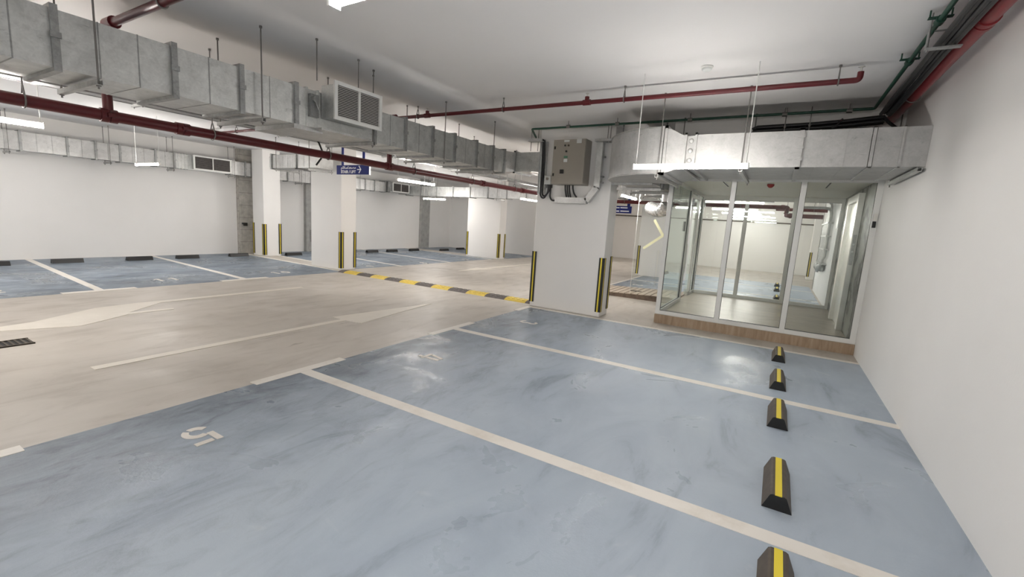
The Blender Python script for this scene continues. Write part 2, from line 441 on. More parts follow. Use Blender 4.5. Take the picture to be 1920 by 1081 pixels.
# arrows
fl_part(MB().prism([(-5.57, 1.51), (-5.45, 1.51), (-5.49, 4.43), (-5.19, 4.47), (-5.51, 6.42), (-5.80, 4.44), (-5.60, 4.43)], 0, LZ), 'direction_arrow', 'worn', 'long white arrow pointing away along the near lane')
fl_part(MB().prism([(-8.50, 5.72), (-8.37, 5.70), (-8.40, 3.2), (-7.92, 2.62), (-7.86, 3.15), (-7.78, 3.12), (-7.80, 2.57), (-7.60, 2.26), (-7.44, 1.96), (-7.70, 1.33), (-7.75, .2), (-7.95, .2), (-7.95, 1.4), (-8.02, 1.68), (-8.50, 2.41), (-8.56, 2.89), (-8.55, 3.24)], 0, LZ), 'direction_arrow', 'worn', 'curving white arrow in the further lane')
fl_part(MB().prism([(-8.40, 10.95), (-8.66, 12.35), (-8.45, 12.4), (-8.32, 15.6), (-8.16, 15.55), (-8.30, 12.6), (-8.04, 12.6)], 0, LZ), 'direction_arrow', 'worn', 'white arrow past the speed hump')

# drainage grate
t = thing('drain_grate', 'dark slotted drain grate set in the concrete lane', 'drain', (-7.0, 0, 0))
MB().box(-7.14, -6.86, -.8, 1.43, 0, .006).build('channel', 'slot', t)
g = MB()
for x in (-7.14, -6.88): g.box(x, x+.02, -.8, 1.43, 0, .014)
y = -.8
while y < 1.42:
    g.box(-7.14, -6.86, y, y+.018, 0, .012); y += .045
g.build('bars', 'dusty', t)

# ------------------------------------------------------------------ speed hump
t = thing('speed_bump', 'yellow and charcoal rubber speed hump between two columns', 'speed bump', (-7.0, 8.0, 0))
prof = [(-.17+.34*i/10, .05*math.sin(PI*i/10)**.75) for i in range(11)]
def hump(x0, x1, mat, name):
    sh = lambda x: .028*(-7.0-x)*-1        # the hump lies at a slight skew across the lane
    mb = MB(); n = len(prof)
    vs = [(x, 8.03+.012*(x+7)+p[0], p[1]) for x in (x0, x1) for p in prof]
    fs = [tuple(range(n)), tuple(range(2*n-1, n-1, -1))]+[(i, i+n, i+1+n, i+1) for i in range(n-1)]+[(n-1, 2*n-1, n, 0)]
    mb.add(vs, fs)
    k = 4 if x1-x0 > .3 else 1
    for i in range(k):
        for yy in (-.085, 0, .085):
            xc = x0+(i+.5)*(x1-x0)/k; yc = 8.03+.012*(xc+7)+yy
            zc = .05*math.sin(PI*(yy+.17)/.34)**.75
            mb.box(xc-.035, xc+.035, yc-.013, yc+.013, zc-.012, zc+.006)
    return mb.build(name, mat, t)
hump(-10.02, -9.80, 'greyrub', 'end_cap')
x = -9.80
for i in range(11):
    hump(x, x+.5, 'yellow_rub' if i % 2 == 0 else 'greyrub', 'yellow_segment' if i % 2 == 0 else 'charcoal_segment'); x += .5
hump(x, x+.16, 'greyrub', 'end_cap')

# ------------------------------------------------------------------ wheel stops
def make_stop(loc, rz, label, group, stripe=True):
    t = thing('wheel_stop', label, 'wheel stop', (0, 0, 0), group)
    L, W, H, T = .55, .165, .10, .078
    mb = MB()
    pr = [(-W/2, 0), (W/2, 0), (T/2+.006, H*.93), (T/2-.006, H), (-T/2+.006, H), (-T/2-.006, H*.93)]
    mb.sweep_profile(pr, 'y', -L/2+.006, L/2-.006)
    body = mb.build('rubber_block', 'dusty' if stripe else 'blackrub', t)
    for s in (-1, 1):
        MB().sweep_profile(pr, 'y', s*(L/2-.006), s*L/2).build('end_plate', 'blackrub', t)
    if stripe:
        MB().box(-.019, .019, -L/2-.001, L/2+.001, H-.002, H+.002).build('reflective_strip', 'yellow', t)
    t.location = loc; t.rotation_euler = (0, 0, rz)
    return t
near = [((.205, 2.22, 0), 'yellow striped wheel stop nearest the bottom edge of the picture'),
        ((.205, 3.315, 0), 'yellow striped wheel stop standing alone just past the first bay line'),
        ((.205, 4.69, 0), 'yellow striped wheel stop touching the second bay line'),
        ((.205, 5.84, 0), 'yellow striped wheel stop just beyond the second bay line'),
        ((.21, 7.13, 0), 'yellow striped wheel stop closest to the lobby plinth')]
s0 = make_stop(near[0][0], 0, near[0][1], 'wheel stops along the right hand wall')
for p, l in near[1:]: dup(s0, p, 0, l)
far = [((-14.35, 2.45, 0), 'plain black wheel stop cut by the left picture edge'),
       ((-14.45, 3.68, 0), 'plain black wheel stop in bay 11 by the first far bay line'),
       ((-14.45, 5.08, 0), 'plain black wheel stop in bay 11 by the second far bay line'),
       ((-14.45, 6.2, 0), 'plain black wheel stop in bay 10 by the bay line'),
       ((-14.5, 7.64, 0), 'plain black wheel stop in bay 10 below the blockwork pier'),
       ((-14.2, 9.3, 0), 'plain black wheel stop just behind the slim far column'),
       ((-14.2, 12.75, 0), 'black wheel stop first to the right of the broad far column'),
       ((-14.15, 13.8, 0), 'black wheel stop second from the broad far column'),
       ((-14.2, 15.2, 0), 'black wheel stop third from the broad far column, before the grey pier'),
       ((-13.75, 16.8, 0), 'black wheel stop past the grey pier, nearer the pier'),
       ((-14.0, 18.4, 0), 'furthest black wheel stop, beside the last white column')]
f0 = make_stop(far[0][0], 0, far[0][1], 'wheel stops along the opposite wall', False)
for p, l in far[1:]: dup(f0, p, 0, l)
for p, l in [((.15, 13.85, 0), 'wheel stop behind the lobby glass, lowest of three'), ((.15, 16.1, 0), 'wheel stop behind the lobby glass, middle of three'), ((.15, 17.65, 0), 'wheel stop behind the lobby glass, highest of three')]:
    dup(s0, p, 0, l, 'wheel stops behind the lobby')

# ------------------------------------------------------------------ corner guards
def make_guard(loc, rz, label):
    t = thing('corner_guard', label, 'corner guard', (0, 0, 0), 'corner guards on the columns')
    w, th = .085, .014
    pts = [(-th+.006, -th), (w, -th), (w, -.001), (-.001, -.001), (-.001, w), (-th, w), (-th, -th+.006)]
    MB().prism(pts, 0, 1.0).build('rubber_angle', 'blackrub', t)
    MB().box(.028, .054, -th-.0015, -th+.002, 0, 1.0).build('reflective_strip', 'yellow', t)
    MB().box(-th-.0015, -th+.002, .028, .054, 0, 1.0).build('reflective_strip', 'yellow', t)
    t.location = loc; t.rotation_euler = (0, 0, rz)
    return t
G = [((-4.12, 7.77, .09), 0, 'striped corner guard on the cabinet column, by the speed hump end'),
     ((-2.66, 7.77, .09), PI/2, 'striped corner guard on the front lobby-side edge of the cabinet column'),
     ((-2.66, 8.2, .11), PI, 'striped corner guard on the rear edge of the cabinet column'),
     ((-10.3, 8.15, .05), PI/2, 'striped guard on the front edge of the column at the hump far end'),
     ((-10.3, 8.65, .05), PI, 'striped guard on the rear edge of the column at the hump far end'),
     ((-14.90, 8.34, .06), 0, 'striped guard on the wall-side edge of the slim far column'),
     ((-14.29, 8.34, .04), PI/2, 'striped guard on the middle visible edge of the slim far column'),
     ((-14.29, 8.92, .06), PI, 'striped guard on the rear edge of the slim far column'),
     ((-11.7, 15.8, .06), 0, 'striped guard on the wall-side edge of the furthest column'),
     ((-10.02, 15.8, .06), PI/2, 'striped guard on the lane-side front edge of the furthest column'),
     ((-10.02, 16.28, .06), PI, 'striped guard on the lane-side rear edge of the furthest column'),
     ((-4.25, 15.95, .06), 0, 'striped guard on the column behind the taped door'),
     ((1.175, 22.0, .12), 0, 'striped guard far behind the lobby beside the conduits')]
g0 = make_guard(*G[0])
for p, r, l in G[1:]: dup(g0, p, r, l)

# ------------------------------------------------------------------ batten lights
def make_light(label, L=1.2):
    t = thing('ceiling_light', label, 'light', (0, 0, 0), 'suspended batten lights')
    MB().box(-L/2, L/2, -.012, .012, .019, .036).build('housing', 'white', t)
    mb = MB()
    pr = [(.021*math.cos(2*PI*i/16), .021*math.sin(2*PI*i/16)) for i in range(16)]
    mb.sweep_profile(pr, 'x', -L/2+.012, L/2-.012)
    mb.build('diffuser', 'lamp', t)
    for s in (-1, 1):
        MB().box(s*(L/2-.012), s*L/2, -.023, .023, -.023, .038).build('end_cap', 'white', t)
        MB().cyl((s*(L/2-.03), 0, .036), (s*(L/2-.03), 0, CEIL-2.36), .005, 8).build('suspension_rod', 'white', t)
    return t
LT = [((-.80, 1.07, 2.36), 0, 'lit batten light at the top edge above the numbered bays'),
      ((-.96, 5.27, 2.36), 0, 'lit batten light hanging in front of the duct by the lobby'),
      ((-7.1, 1.12, 2.36), PI/2, 'lit batten light over the lane at the left picture edge'),
      ((-7.08, 7.6, 2.36), PI/2, 'lit batten light over the lane beside the blue hanging sign'),
      ((-7.3, 13.2, 2.36), PI/2, 'lit batten light over the far lane by the cabinet column'),
      ((-12.3, 4.58, 2.38), 0, 'short lit batten in front of the far wall duct'),
      ((-12.4, 14.4, 2.32), 0, 'lit batten light below the far corner duct'),
      ((-3.0, 10.0, 2.33), PI/2, 'lit batten light behind the cabinet column above the small sign'),
      ((-1.2, 14.4, 2.36), 0, 'lit batten light just behind the lobby'),
      ((-1.2, 19.6, 2.36), 0, 'lit batten light deep behind the lobby'),
      ((-1.3, 22.5, 2.36), 0, 'lit batten light furthest behind the lobby'),
      ((-7.2, 19.0, 2.36), PI/2, 'lit batten light at the far end of the lane'),
      ((-.8, -3.1, 2.36), 0, 'lit batten light over the bays behind the viewer'),
      ((-7.1, -4.2, 2.36), PI/2, 'lit batten light over the lane behind the viewer'),
      ((-12.3, -1.2, 2.36), 0, 'lit batten light over the opposite bays out of view'),
      ((-12.3, 9.55, 2.36), 0, 'lit batten light hidden behind the broad far column'),
      ((-12.3, .6, 2.36), 0, 'extra unseen batten light added past the left picture edge to brighten the opposite bays'),  # extra lamp out of view, added to brighten the opposite bays
      ((-7.1, -1.7, 2.36), PI/2, 'extra unseen batten light added past the left picture edge to brighten the lane'),  # another unseen lamp, put in to lift the light on the lane
      ((-1.2, 17.0, 2.36), 0, 'lit batten light between two others behind the lobby')]
l0 = make_light(LT[0][2]); l0.location = LT[0][0]
lane = None
for p, r, l in LT[1:]:
    q = dup(l0 if p[0] > -2 else (lane or l0), p, r, l)
    if lane is None and p[0] < -2:
        lane = q
        for ch in q.children:
            if ch.name.startswith('diffuser'):
                ch.data = ch.data.copy(); ch.data.materials[0] = M['lamp_lane']

# ------------------------------------------------------------------ ducts
def duct_y(t, xn, xf, z0, z1, ys, mat='galv', fl='flange', beads=True):
    """rectangular duct running in y between the joints ys; near face xn, far face xf"""
    for a, c in zip(ys[:-1], ys[1:]):
        mb = MB().box(xn, xf, a+.012, c-.012, z0, z1)
        n = max(1, int((c-a)/.22)) if beads else 0; sm = MB()
        for i in range(1, n):
            yy = a+(c-a)*i/n
            sm.box(xn+.003, xf-.003, yy-.004, yy+.004, z0-.003, z1+.003)
        sec = mb.build('duct_section', mat, t, bevel=0)
        if n > 1: sm.build('stiffening_seam', 'flange', sec)
    for yy in ys:
        mb = MB(); e = .028
        mb.box(xn, xn+e, yy-.022, yy+.022, z0-e, z1+e); mb.box(xf-e, xf, yy-.022, yy+.022, z0-e, z1+e)
        mb.box(xn, xf, yy-.022, yy+.022, z0-e, z0); mb.box(xn, xf, yy-.022, yy+.022, z1, z1+e)
        mb.box(xn+e-.001, xn+e+.012, yy-.03, yy+.03, z0+.2, z0+.24)
        mb.build('joint_flange', fl, t)

main = thing('air_duct', 'long galvanised duct hung above the lane, crossing the picture upper left', 'duct', (-4.95, 3.0, 2.55))
duct_y(main, -4.65, -5.33, 2.55, 2.95, [-5.6, -4.3, -2.9, -1.5, -.1, 1.22, 1.96, 2.52, 3.09])
duct_y(main, -4.65, -5.33, 2.55, 2.95, [4.18, 4.73, 5.30, 5.83, 6.43, 6.95, 7.34])
mb = MB().box(-4.65, -5.33, 3.10, 4.17, 2.55, 2.95)
for yy in (3.22, 3.36): mb.box(-4.645, -5.335, yy-.012, yy+.012, 2.54, 2.965)
mb.build('damper_section', 'galv', main)
mb = MB().box(-4.65, -4.60, 3.24, 3.34, 2.66, 2.90).cyl((-4.61, 3.27, 2.84), (-4.56, 3.27, 2.84), .03)
mb.tube([(-4.57, 3.27, 2.84), (-4.565, 3.31, 2.74)], .012)
mb.build('damper_lever', 'flange', main)
mb = MB().box(-5.36, -4.62, 3.05, 3.40, 2.50, 2.548).box(-5.30, -4.5, 3.30, 4.00, 2.524, 2.548)
mb.build('bottom_angle', 'strut', main)
# corner: rises slightly and turns towards the cabinet column
MB().hexa([(-4.66, 7.36, 2.56), (-4.92, 8.22, 2.67), (-5.6, 8.9, 2.67), (-5.33, 7.36, 2.56)],
          [(-4.66, 7.36, 2.95), (-4.92, 8.22, 3.06), (-5.6, 8.9, 3.06), (-5.33, 7.36, 2.95)]).build('corner_section', 'galv_bright', main)
mb = MB().box(-5.0, -2.75, 8.24, 8.95, 2.67, 3.06)
for x in (-4.85, -4.62, -4.4, -4.2): mb.box(x-.006, x+.006, 8.236, 8.954, 2.666, 3.064)
mb.build('duct_section', 'galv', main)
mb = MB()
mb.box(-4.96, -4.92, 8.2, 8.23, 2.64, 3.09); mb.box(-4.96, -4.92, 8.2, 8.97, 2.64, 2.67); mb.box(-4.96, -4.92, 8.2, 8.97, 3.06, 3.09)
mb.build('joint_flange', 'flange', main)

# supply grille on the main duct
def grille(name, label, xf, xb, y0, y1, z0, z1, nsl, plenum='galv', blade='louvre'):
    t = thing(name, label, 'grille', ((xf+xb)/2, (y0+y1)/2, z0))
    MB().box(xb+.008, xf-.012, y0+.03, y1-.03, z0+.03, z1-.03).build('neck', plenum, t)
    w = .04; mb = MB(); ym = (y0+y1)/2
    mb.box(xf-.014, xf+.012, y0, y0+w, z0, z1); mb.box(xf-.014, xf+.012, y1-w, y1, z0, z1)
    mb.box(xf-.014, xf+.012, y0+w, y1-w, z0, z0+w); mb.box(xf-.014, xf+.012, y0+w, y1-w, z1-w, z1)
    fr = mb.build('frame', 'white', t, bevel=.003)
    MB().box(xf-.014, xf+.010, ym-.012, ym+.012, z0+w, z1-w).build('mullion', 'white', fr)
    MB().box(xf-.012, xf-.010, y0+w, y1-w, z0+w, z1-w).build('back_screen', 'darkvoid', t)
    for a, c in ((y0+w, ym-.012), (ym+.012, y1-w)):
        mb = MB()
        for i in range(nsl):
            zz = z0+w+(i+.5)*(z1-z0-2*w)/nsl; h = (z1-z0-2*w)/nsl*.20
            mb.hexa([(xf-.008, a, zz-h), (xf+.004, a, zz-h*1.8), (xf+.004, c, zz-h*1.8), (xf-.008, c, zz-h)],
                    [(xf-.008, a, zz+h), (xf+.004, a, zz), (xf+.004, c, zz), (xf-.008, c, zz+h)])
        mb.build('louvre_bank', blade, t)
    return t
grille('air_grille', 'white twin panel supply grille on the side of the main duct', -4.38, -4.65, 3.37, 4.05, 2.645, 3.055, 18)

# branch duct in front of the slim column and wall duct
br = thing('air_duct', 'short galvanised branch duct hung above the lane before the slim column', 'duct', (-10.8, 7.3, 2.62))
mb = MB().box(-11.62, -9.85, 7.05, 7.55, 2.62, 2.95)
for i in range(1, 8): mb.box(-11.62+i*.22-.006, -11.62+i*.22+.006, 7.046, 7.554, 2.616, 2.954)
mb.build('duct_section', 'galv_bright', br)
MB().box(-11.82, -11.68, 7.08, 7.52, 2.65, 2.92).build('end_spigot', 'galv', br)
mb = MB()
mb.box(-11.68, -11.62, 7.02, 7.05, 2.62, 2.95); mb.box(-11.68, -11.62, 7.02, 7.58, 2.59, 2.62); mb.box(-11.68, -11.62, 7.02, 7.58, 2.95, 2.98)
mb.build('joint_flange', 'flange', br)
mb = MB(); mb.box(-10.62, -10.57, 7.02, 7.05, 2.59, 2.98); mb.box(-10.62, -10.57, 7.02, 7.58, 2.59, 2.62)
mb.build('joint_flange', 'flange', br)

wd = thing('air_duct', 'galvanised duct running along the opposite wall under the ceiling', 'duct', (-15.1, 4.0, 2.5))
duct_y(wd, -14.935, -15.19, 2.53, 2.94, [-5.5, -3.6, -1.7, -.2, 1.2, 2.2, 3.2, 3.98, 4.5, 4.98, 5.75, 6.2], 'galv_bright')
duct_y(wd, -14.935, -15.19, 2.53, 2.94, [7.7, 8.15, 8.8, 9.6, 10.5, 11.4, 12.4, 13.0, 13.5, 14.1], 'galv_bright')
mb = MB().box(-14.935, -15.19, 6.2, 7.7, 2.53, 2.94)
for yy in (6.3, 6.38, 6.46, 6.54): mb.box(-14.925, -15.195, yy-.014, yy+.014, 2.52, 2.95)
mb.build('damper_section', 'galv', wd)
grille('air_grille', 'white twin panel grille on the duct along the opposite wall', -14.80, -14.92, 6.62, 7.66, 2.54, 2.95, 10, blade='greyrub')
# far corner duct crossing above the last bays
fd = thing('air_duct', 'far galvanised duct crossing above the last bays', 'duct', (-11, 15.4, 2.45))
duct_y(fd, -14.75, -15.35, 2.55, 2.98, [14.17, 15.35], 'galv_bright')
xs = [-14.9, -14.0, -13.1, -12.2, -11.3, -10.4, -9.5, -8.6, -7.4]
for a, c in zip(xs[:-1], xs[1:]):
    mb = MB().box(a+.012, c-.012, 15.35, 15.78, 2.50, 2.90)
    for i in range(1, 4): mb.box(a+(c-a)*i/4-.006, a+(c-a)*i/4+.006, 15.346, 15.784, 2.496, 2.904)
    mb.build('duct_section', 'galv_bright' if a > -12 else 'galv', fd)
for x in xs:
    mb = MB(); mb.box(x-.022, x+.022, 15.32, 15.35, 2.47, 2.93); mb.box(x-.022, x+.022, 15.32, 15.79, 2.47, 2.50)
    mb.build('joint_flange', 'flange', fd)
grille('air_grille', 'small twin grille on the far wall duct beside the lit batten', -14.64, -14.745, 14.25, 15.25, 2.56, 2.96, 8, blade='greyrub')

# duct by the lobby
rd = thing('air_duct', 'bright galvanised duct running from the white wall and turning back beside the lobby', 'duct', (-.2, 6.7, 2.45))
def xsec(x0, x1, nm, beads):
    mb = MB().box(x0, x1, 6.1, 7.4, 2.46, 2.86)
    for x in beads: mb.box(x-.004, x+.004, 6.097, 7.403, 2.457, 2.863)
    mb.build(nm, 'galv_lobby', rd)
xsec(-1.05, .05, 'duct_section', ())
xsec(.09, .70, 'duct_section', (.24, .49))
xsec(.74, .95, 'duct_section', ())
xsec(.97, XR-.002, 'duct_section', ())
for x, e, w in ((.07, .022, .045), (.72, .010, .03), (.96, .010, .02)):
    mb = MB()
    mb.box(x-w/2, x+w/2, 6.1-e, 6.1, 2.46-e, 2.86+e); mb.box(x-w/2, x+w/2, 6.1-e, 7.4, 2.46-e, 2.46); mb.box(x-w/2, x+w/2, 6.1-e, 7.4, 2.86, 2.86+e)
    if e > .02:
        for zz in (2.53, 2.66, 2.78): mb.box(x-.035, x+.035, 6.1-e-.006, 6.1-e+.004, zz, zz+.03)
    mb.build('joint_flange', 'galv_lobby', rd)
mb = MB().box(-1.155, -1.055, 6.115, 7.39, 2.47, 2.85)
for zz in (2.55, 2.67, 2.79): mb.lathe((-1.105, 6.116, zz), [(.030, 0), (.030, -.004), (.024, -.010), (.01, -.012)], 18, 'y')
mb.build('flexible_connector', 'galv_lobby', rd)
for x in (-1.165, -1.045):
    mb = MB().box(x-.012, x+.012, 6.075, 6.1, 2.435, 2.885).box(x-.012, x+.012, 6.075, 7.42, 2.435, 2.46).box(x-.012, x+.012, 6.075, 7.42, 2.86, 2.885)
    mb.build('joint_flange', 'galv_lobby', rd)
# swept reducer
mb = MB(); N = 8; ring = []
for i in range(N+1):
    u = i/N; s_ = u*u*(3-2*u); x = -1.40+(.225)*u
    z0 = 2.40+.06*s_; z1 = 2.95-.09*s_
    ring.append([(x, 6.1, z0), (x, 7.35, z0), (x, 7.35, z1), (x, 6.1, z1)])
for a, c in zip(ring[:-1], ring[1:]): mb.hexa(a, c)
mb.build('reducer', 'galv_lobby', rd)
mb = MB().box(-1.43, -1.395, 6.07, 6.1, 2.365, 2.985).box(-1.43, -1.395, 6.07, 7.4, 2.365, 2.40).box(-1.43, -1.395, 6.07, 7.4, 2.95, 2.985)
mb.box(-1.47, -1.44, 6.075, 6.1, 2.37, 2.98).box(-1.47, -1.44, 6.075, 7.4, 2.37, 2.40)
mb.build('joint_flange', 'galv_lobby', rd)
# elbow
cx, cy, ro, rx = -1.46, 7.26, 1.15, 1.0
pts = [(cx-rx*math.sin(a), cy-ro*math.cos(a)) for a in [PI/2*i/16 for i in range(17)]]
pts += [(-1.84, 7.26), (-1.66, 7.38), (-1.46, 7.40)]
mb = MB(); mb.prism(pts, 2.38, 2.98); mb.build('elbow', 'galv_lobby', rd)
rim = MB()
ap = [(cx-(rx+.004)*math.sin(a), cy-(ro+.004)*math.cos(a)) for a in [PI/2*i/16 for i in range(17)]]
for zz in (2.385, 2.975): rim.tube([(p[0], p[1], zz) for p in ap], .009, 6)
rim.build('elbow_seam', 'strut', rd)
ys = [7.28, 8.1, 8.95, 9.8, 10.8, 12.0, 13.2]
for a, c in zip(ys[:-1], ys[1:]):
    if a < 7.3: mb = MB().box(-2.46, -1.84, a, c-.012, 2.38, 2.98)
    else: mb = MB().box(-2.46, -1.84, a+.012, c-.012, 2.38, 2.98)
    mb.build('duct_section', 'galv_lobby', rd)
for yy in ys:
    mb = MB().box(-2.48, -1.82, yy-.02, yy+.02, 2.345, 2.38).box(-2.48, -2.46, yy-.02, yy+.02, 2.38, 3.0).box(-1.84, -1.82, yy-.02, yy+.02, 2.38, 3.0)
    mb.build('joint_flange', 'flange', rd)

# foil wrapped flexible duct below the run
fx = thing('flexible_duct', 'foil wrapped flexible duct sagging beside the lobby corner post', 'duct', (-2.0, 9.5, 2.3))
pp = []; rr = []
base = [Vector((-2.7, 11.6, 2.19)), Vector((-2.6, 10.5, 2.14)), Vector((-2.3, 9.8, 2.06)), Vector((-2.02, 9.2, 2.06)), Vector((-1.92, 8.98, 2.20))]
for i in range(61):
    u = i/60*(len(base)-1); k = min(int(u), len(base)-2); f = u-k
    p0, p1, p2, p3 = base[max(k-1, 0)], base[k], base[k+1], base[min(k+2, len(base)-1)]
    pp.append(.5*((2*p1)+(p2-p0)*f+(2*p0-5*p1+4*p2-p3)*f*f+(3*p1-p0-3*p2+p3)*f**3))
    rr.append(.118+.014*math.sin(i*2.2)+.010*math.sin(i*.9+1))
MB().tube(pp, .12, 18, rad=rr).build('foil_sleeve', 'foil', fx)
MB().tube([pp[-1], pp[-1]+Vector((0, -.01, .13))], .11, 18).build('collar', 'galv_bright', fx)

# ------------------------------------------------------------------ duct hangers
def hanger_x(label, x0, x1, y, z, group, top=HANG, name='duct_hanger', inset=.03):
    """trapeze: channel along x with a rod at each end"""
    t = thing(name, label, 'hanger', ((x0+x1)/2, y, z), group)
    c = MB().box(x0, x1, y-.02, y+.02, z-.004, z).box(x0, x1, y-.02, y-.016, z, z+.035).box(x0, x1, y+.016, y+.02, z, z+.035)
    c.build('channel', 'strut', t)
    for x in (x0+inset, x1-inset):
        MB().cyl((x, y, z-.03), (x, y, top), .007, 8).cyl((x, y, z-.012), (x, y, z-.003), .016, 6).cyl((x, y, top-.02), (x, y, top), .014, 8).build('threaded_rod', 'rod', t)
    return t
def hanger_y(label, x, y0, y1, z, group, top=HANG):
    t = thing('duct_hanger', label, 'hanger', (x, (y0+y1)/2, z), group)
    MB().box(x-.02, x+.02, y0, y1, z-.004, z).box(x-.02, x-.016, y0, y1, z, z+.035).box(x+.016, x+.02, y0, y1, z, z+.035).build('channel', 'strut', t)
    for y in ((y1-.03,) if x > 1 else (y0+.03, y1-.03)):     # the end by the wall sits on a wall bracket
        MB().cyl((x, y, z-.03), (x, y, top), .007, 8).cyl((x, y, top-.02), (x, y, top), .014, 8).build('threaded_rod', 'rod', t)
    return t
Gm = 'trapeze hangers carrying the main duct'
hanger_x('trapeze hanger at the top left, first under the main duct', -5.42, -4.56, 1.43, 2.485, Gm)
hanger_x('trapeze hanger under the main duct before the damper', -5.42, -4.56, 2.69, 2.485, Gm)
hanger_x('trapeze hanger under the main duct below the supply grille', -5.42, -4.50, 4.05, 2.485, Gm)
hanger_x('trapeze hanger under the main duct past the supply grille', -5.42, -4.56, 5.52, 2.485, Gm)
hanger_x('trapeze hanger nearest the duct corner by the cabinet column', -5.42, -4.56, 6.88, 2.485, Gm)
hanger_y('trapeze hanger under the short duct leg beside the cabinet column', -4.3, 8.15, 9.05, 2.59, Gm)
for y, l in ((3.0, 'wall side hanger below the first stretch of far wall duct'), (4.76, 'wall side hanger below the far duct above bay 11'), (6.15, 'wall side hanger just before the far wall grille'), (7.8, 'wall side hanger just past the far wall grille')):
    hanger_x(l, -15.28, -14.86, y, 2.452, 'hangers under the far wall duct')
hanger_x('hanger under the wall duct between the slim and broad columns', -15.28, -14.86, 10.1, 2.465, 'hangers under the far wall duct')
hanger_x('hanger under the wall duct right of the broad far column', -15.28, -14.86, 12.7, 2.465, 'hangers under the far wall duct')
for x, l in ((-11.35, 'hanger near the spigot end of the short branch duct'), (-10.0, 'hanger at the lane end of the short branch duct')):
    hanger_y(l, x, 6.95, 7.65, 2.555, 'hangers under the branch duct')
for x, l in ((-13.5, 'hanger below the far crossing duct near the wall'), (-9.9, 'hanger below the far crossing duct over the lane')):
    hanger_y(l, x, 15.24, 15.86, 2.42, 'hangers under the far crossing duct')
for x, l in ((-1.47, 'hanger under the elbow of the lobby duct'), (-.50, 'hanger under the lobby duct behind the batten light'), (1.12, 'hanger under the lobby duct next to the white wall')):
    hanger_y(l, x, 6.03, 7.47, 2.335 if x < -1 else 2.41, 'hangers under the lobby duct')
for y, l in ((7.7, 'first cross channel under the duct behind the elbow'), (8.5, 'second cross channel under the duct behind the elbow'), (9.4, 'third cross channel under the duct behind the elbow')):
    t = hanger_x(l, -2.52, -1.778, y, 2.30, 'channels under the duct leg beside the lobby', inset=.012)
for i, (x, y) in enumerate(((-4.33, 3.12), (-4.41, 3.72), (-4.70, 4.2))):
    t = tag(MB().cyl((x, y, 2.97), (x, y, HANG), .006, 8).cyl((x, y, CEIL-.02), (x, y, HANG), .013, 8).build('threaded_rod', 'rod'),
            ('thin threaded rod dropping in front of the damper', 'thin threaded rod behind the left half of the supply grille', 'thin threaded rod behind the right half of the supply grille')[i], 'rod', 'loose rods above the supply grille')

# ------------------------------------------------------------------ pipes
def clevis(mb, x, y, z, r, top=HANG, axis='y'):
    w = Vector((0, 1, 0)) if axis == 'y' else Vector((1, 0, 0))
    ringp = []
    for k in range(17):
        a = 2*PI*k/16
        d = Vector((math.cos(a), 0, math.sin(a))) if axis == 'y' else Vector((0, math.cos(a), math.sin(a)))
        ringp.append(Vector((x, y, z))+d*(r+.006))
    mb.tube(ringp, .007, 6)
    for s in (-1, 1):
        d = Vector((s, 0, 0)) if axis == 'y' else Vector((0, s, 0))
        mb.tube([Vector((x, y, z))+d*(r+.004)+Vector((0, 0, .01)), Vector((x, y, z+r+.075))+d*.006], .006, 6)
    mb.cyl((x, y, z+r+.06), (x, y, top), .006, 8)
    mb.cyl((x, y, top-.018), (x, y, top), .013, 8)
    return mb
PX, PZ, PR = -5.85, 2.435, .054
fm = thing('fire_main', 'thick dark red fire main running along the lane below the duct', 'pipe', (PX, 4, PZ))
MB().cyl((PX, -5.8, PZ), (PX, 13.3, PZ), PR, 20).build('pipe', 'red', fm)
for y in (-1.6, 1.88, 2.52, 5.6, 8.4, 10.2):
    mb = MB()
    for dy in (-.035, .035): mb.cyl((PX, y+dy-.03, PZ), (PX, y+dy+.03, PZ), PR+.012, 20)
    for s in (-1, 1): mb.cbox((PX+s*(PR+.018), y, PZ), (.03, .05, .035))
    mb.build('coupling', 'red', fm)
for y in (1.3, 2.83, 4.4, 6.2, 8.0, 9.8, 11.6):
    clevis(MB(), PX, y, PZ, PR).build('clevis_hanger', 'rod', fm)
for y, nm in ((1.88, 'riser'), (5.6, 'riser')):
    MB().tube([(PX, y, PZ), (PX, y, 3.10), (PX, y, 3.235), (PX+.14, y, 3.235)], .042, 16, fillet=.07).build(nm, 'red', fm)
def branch(y, x0, x1, z, label, hang, tees, r=.027, bright='red'):
    t = thing('sprinkler_pipe', label, 'pipe', ((x0+x1)/2, y, z), 'sprinkler branch pipes')
    MB().tube([(x0, y, z), (x1-.001, y, z), (x1, y, z+.075)], r, 14, fillet=.06).build('pipe', bright, t)
    for x in hang: clevis(MB(), x, y, z, r, HANG, 'x').build('clevis_hanger', 'rod', t)
    for x in tees:
        MB().cyl((x-.05, y, z), (x+.05, y, z), r+.009, 14).cyl((x, y, z), (x, y, z+.07), r+.002, 14).build('tee', bright, t)
        MB().cyl((x, y, z+.07), (x, y, z+.105), .010, 10).lathe((x, y, z+.105), [(.004, 0), (.026, .004), (.026, .007), (.004, .011)], 14).build('sprinkler_head', 'chrome', t)
    MB().cyl((x1, y, z+.075), (x1, y, z+.115), .010, 10).lathe((x1, y, z+.115), [(.004, 0), (.028, .004), (.028, .007), (.004, .011)], 14).build('sprinkler_head', 'chrome', t)
    return t
branch(5.62, -12.2, .47, 3.22, 'thin red sprinkler pipe crossing the white ceiling', (-5.25, -3.62, -1.86, .30, -8.2, -10.6), (-5.05, -2.35, -9.4))
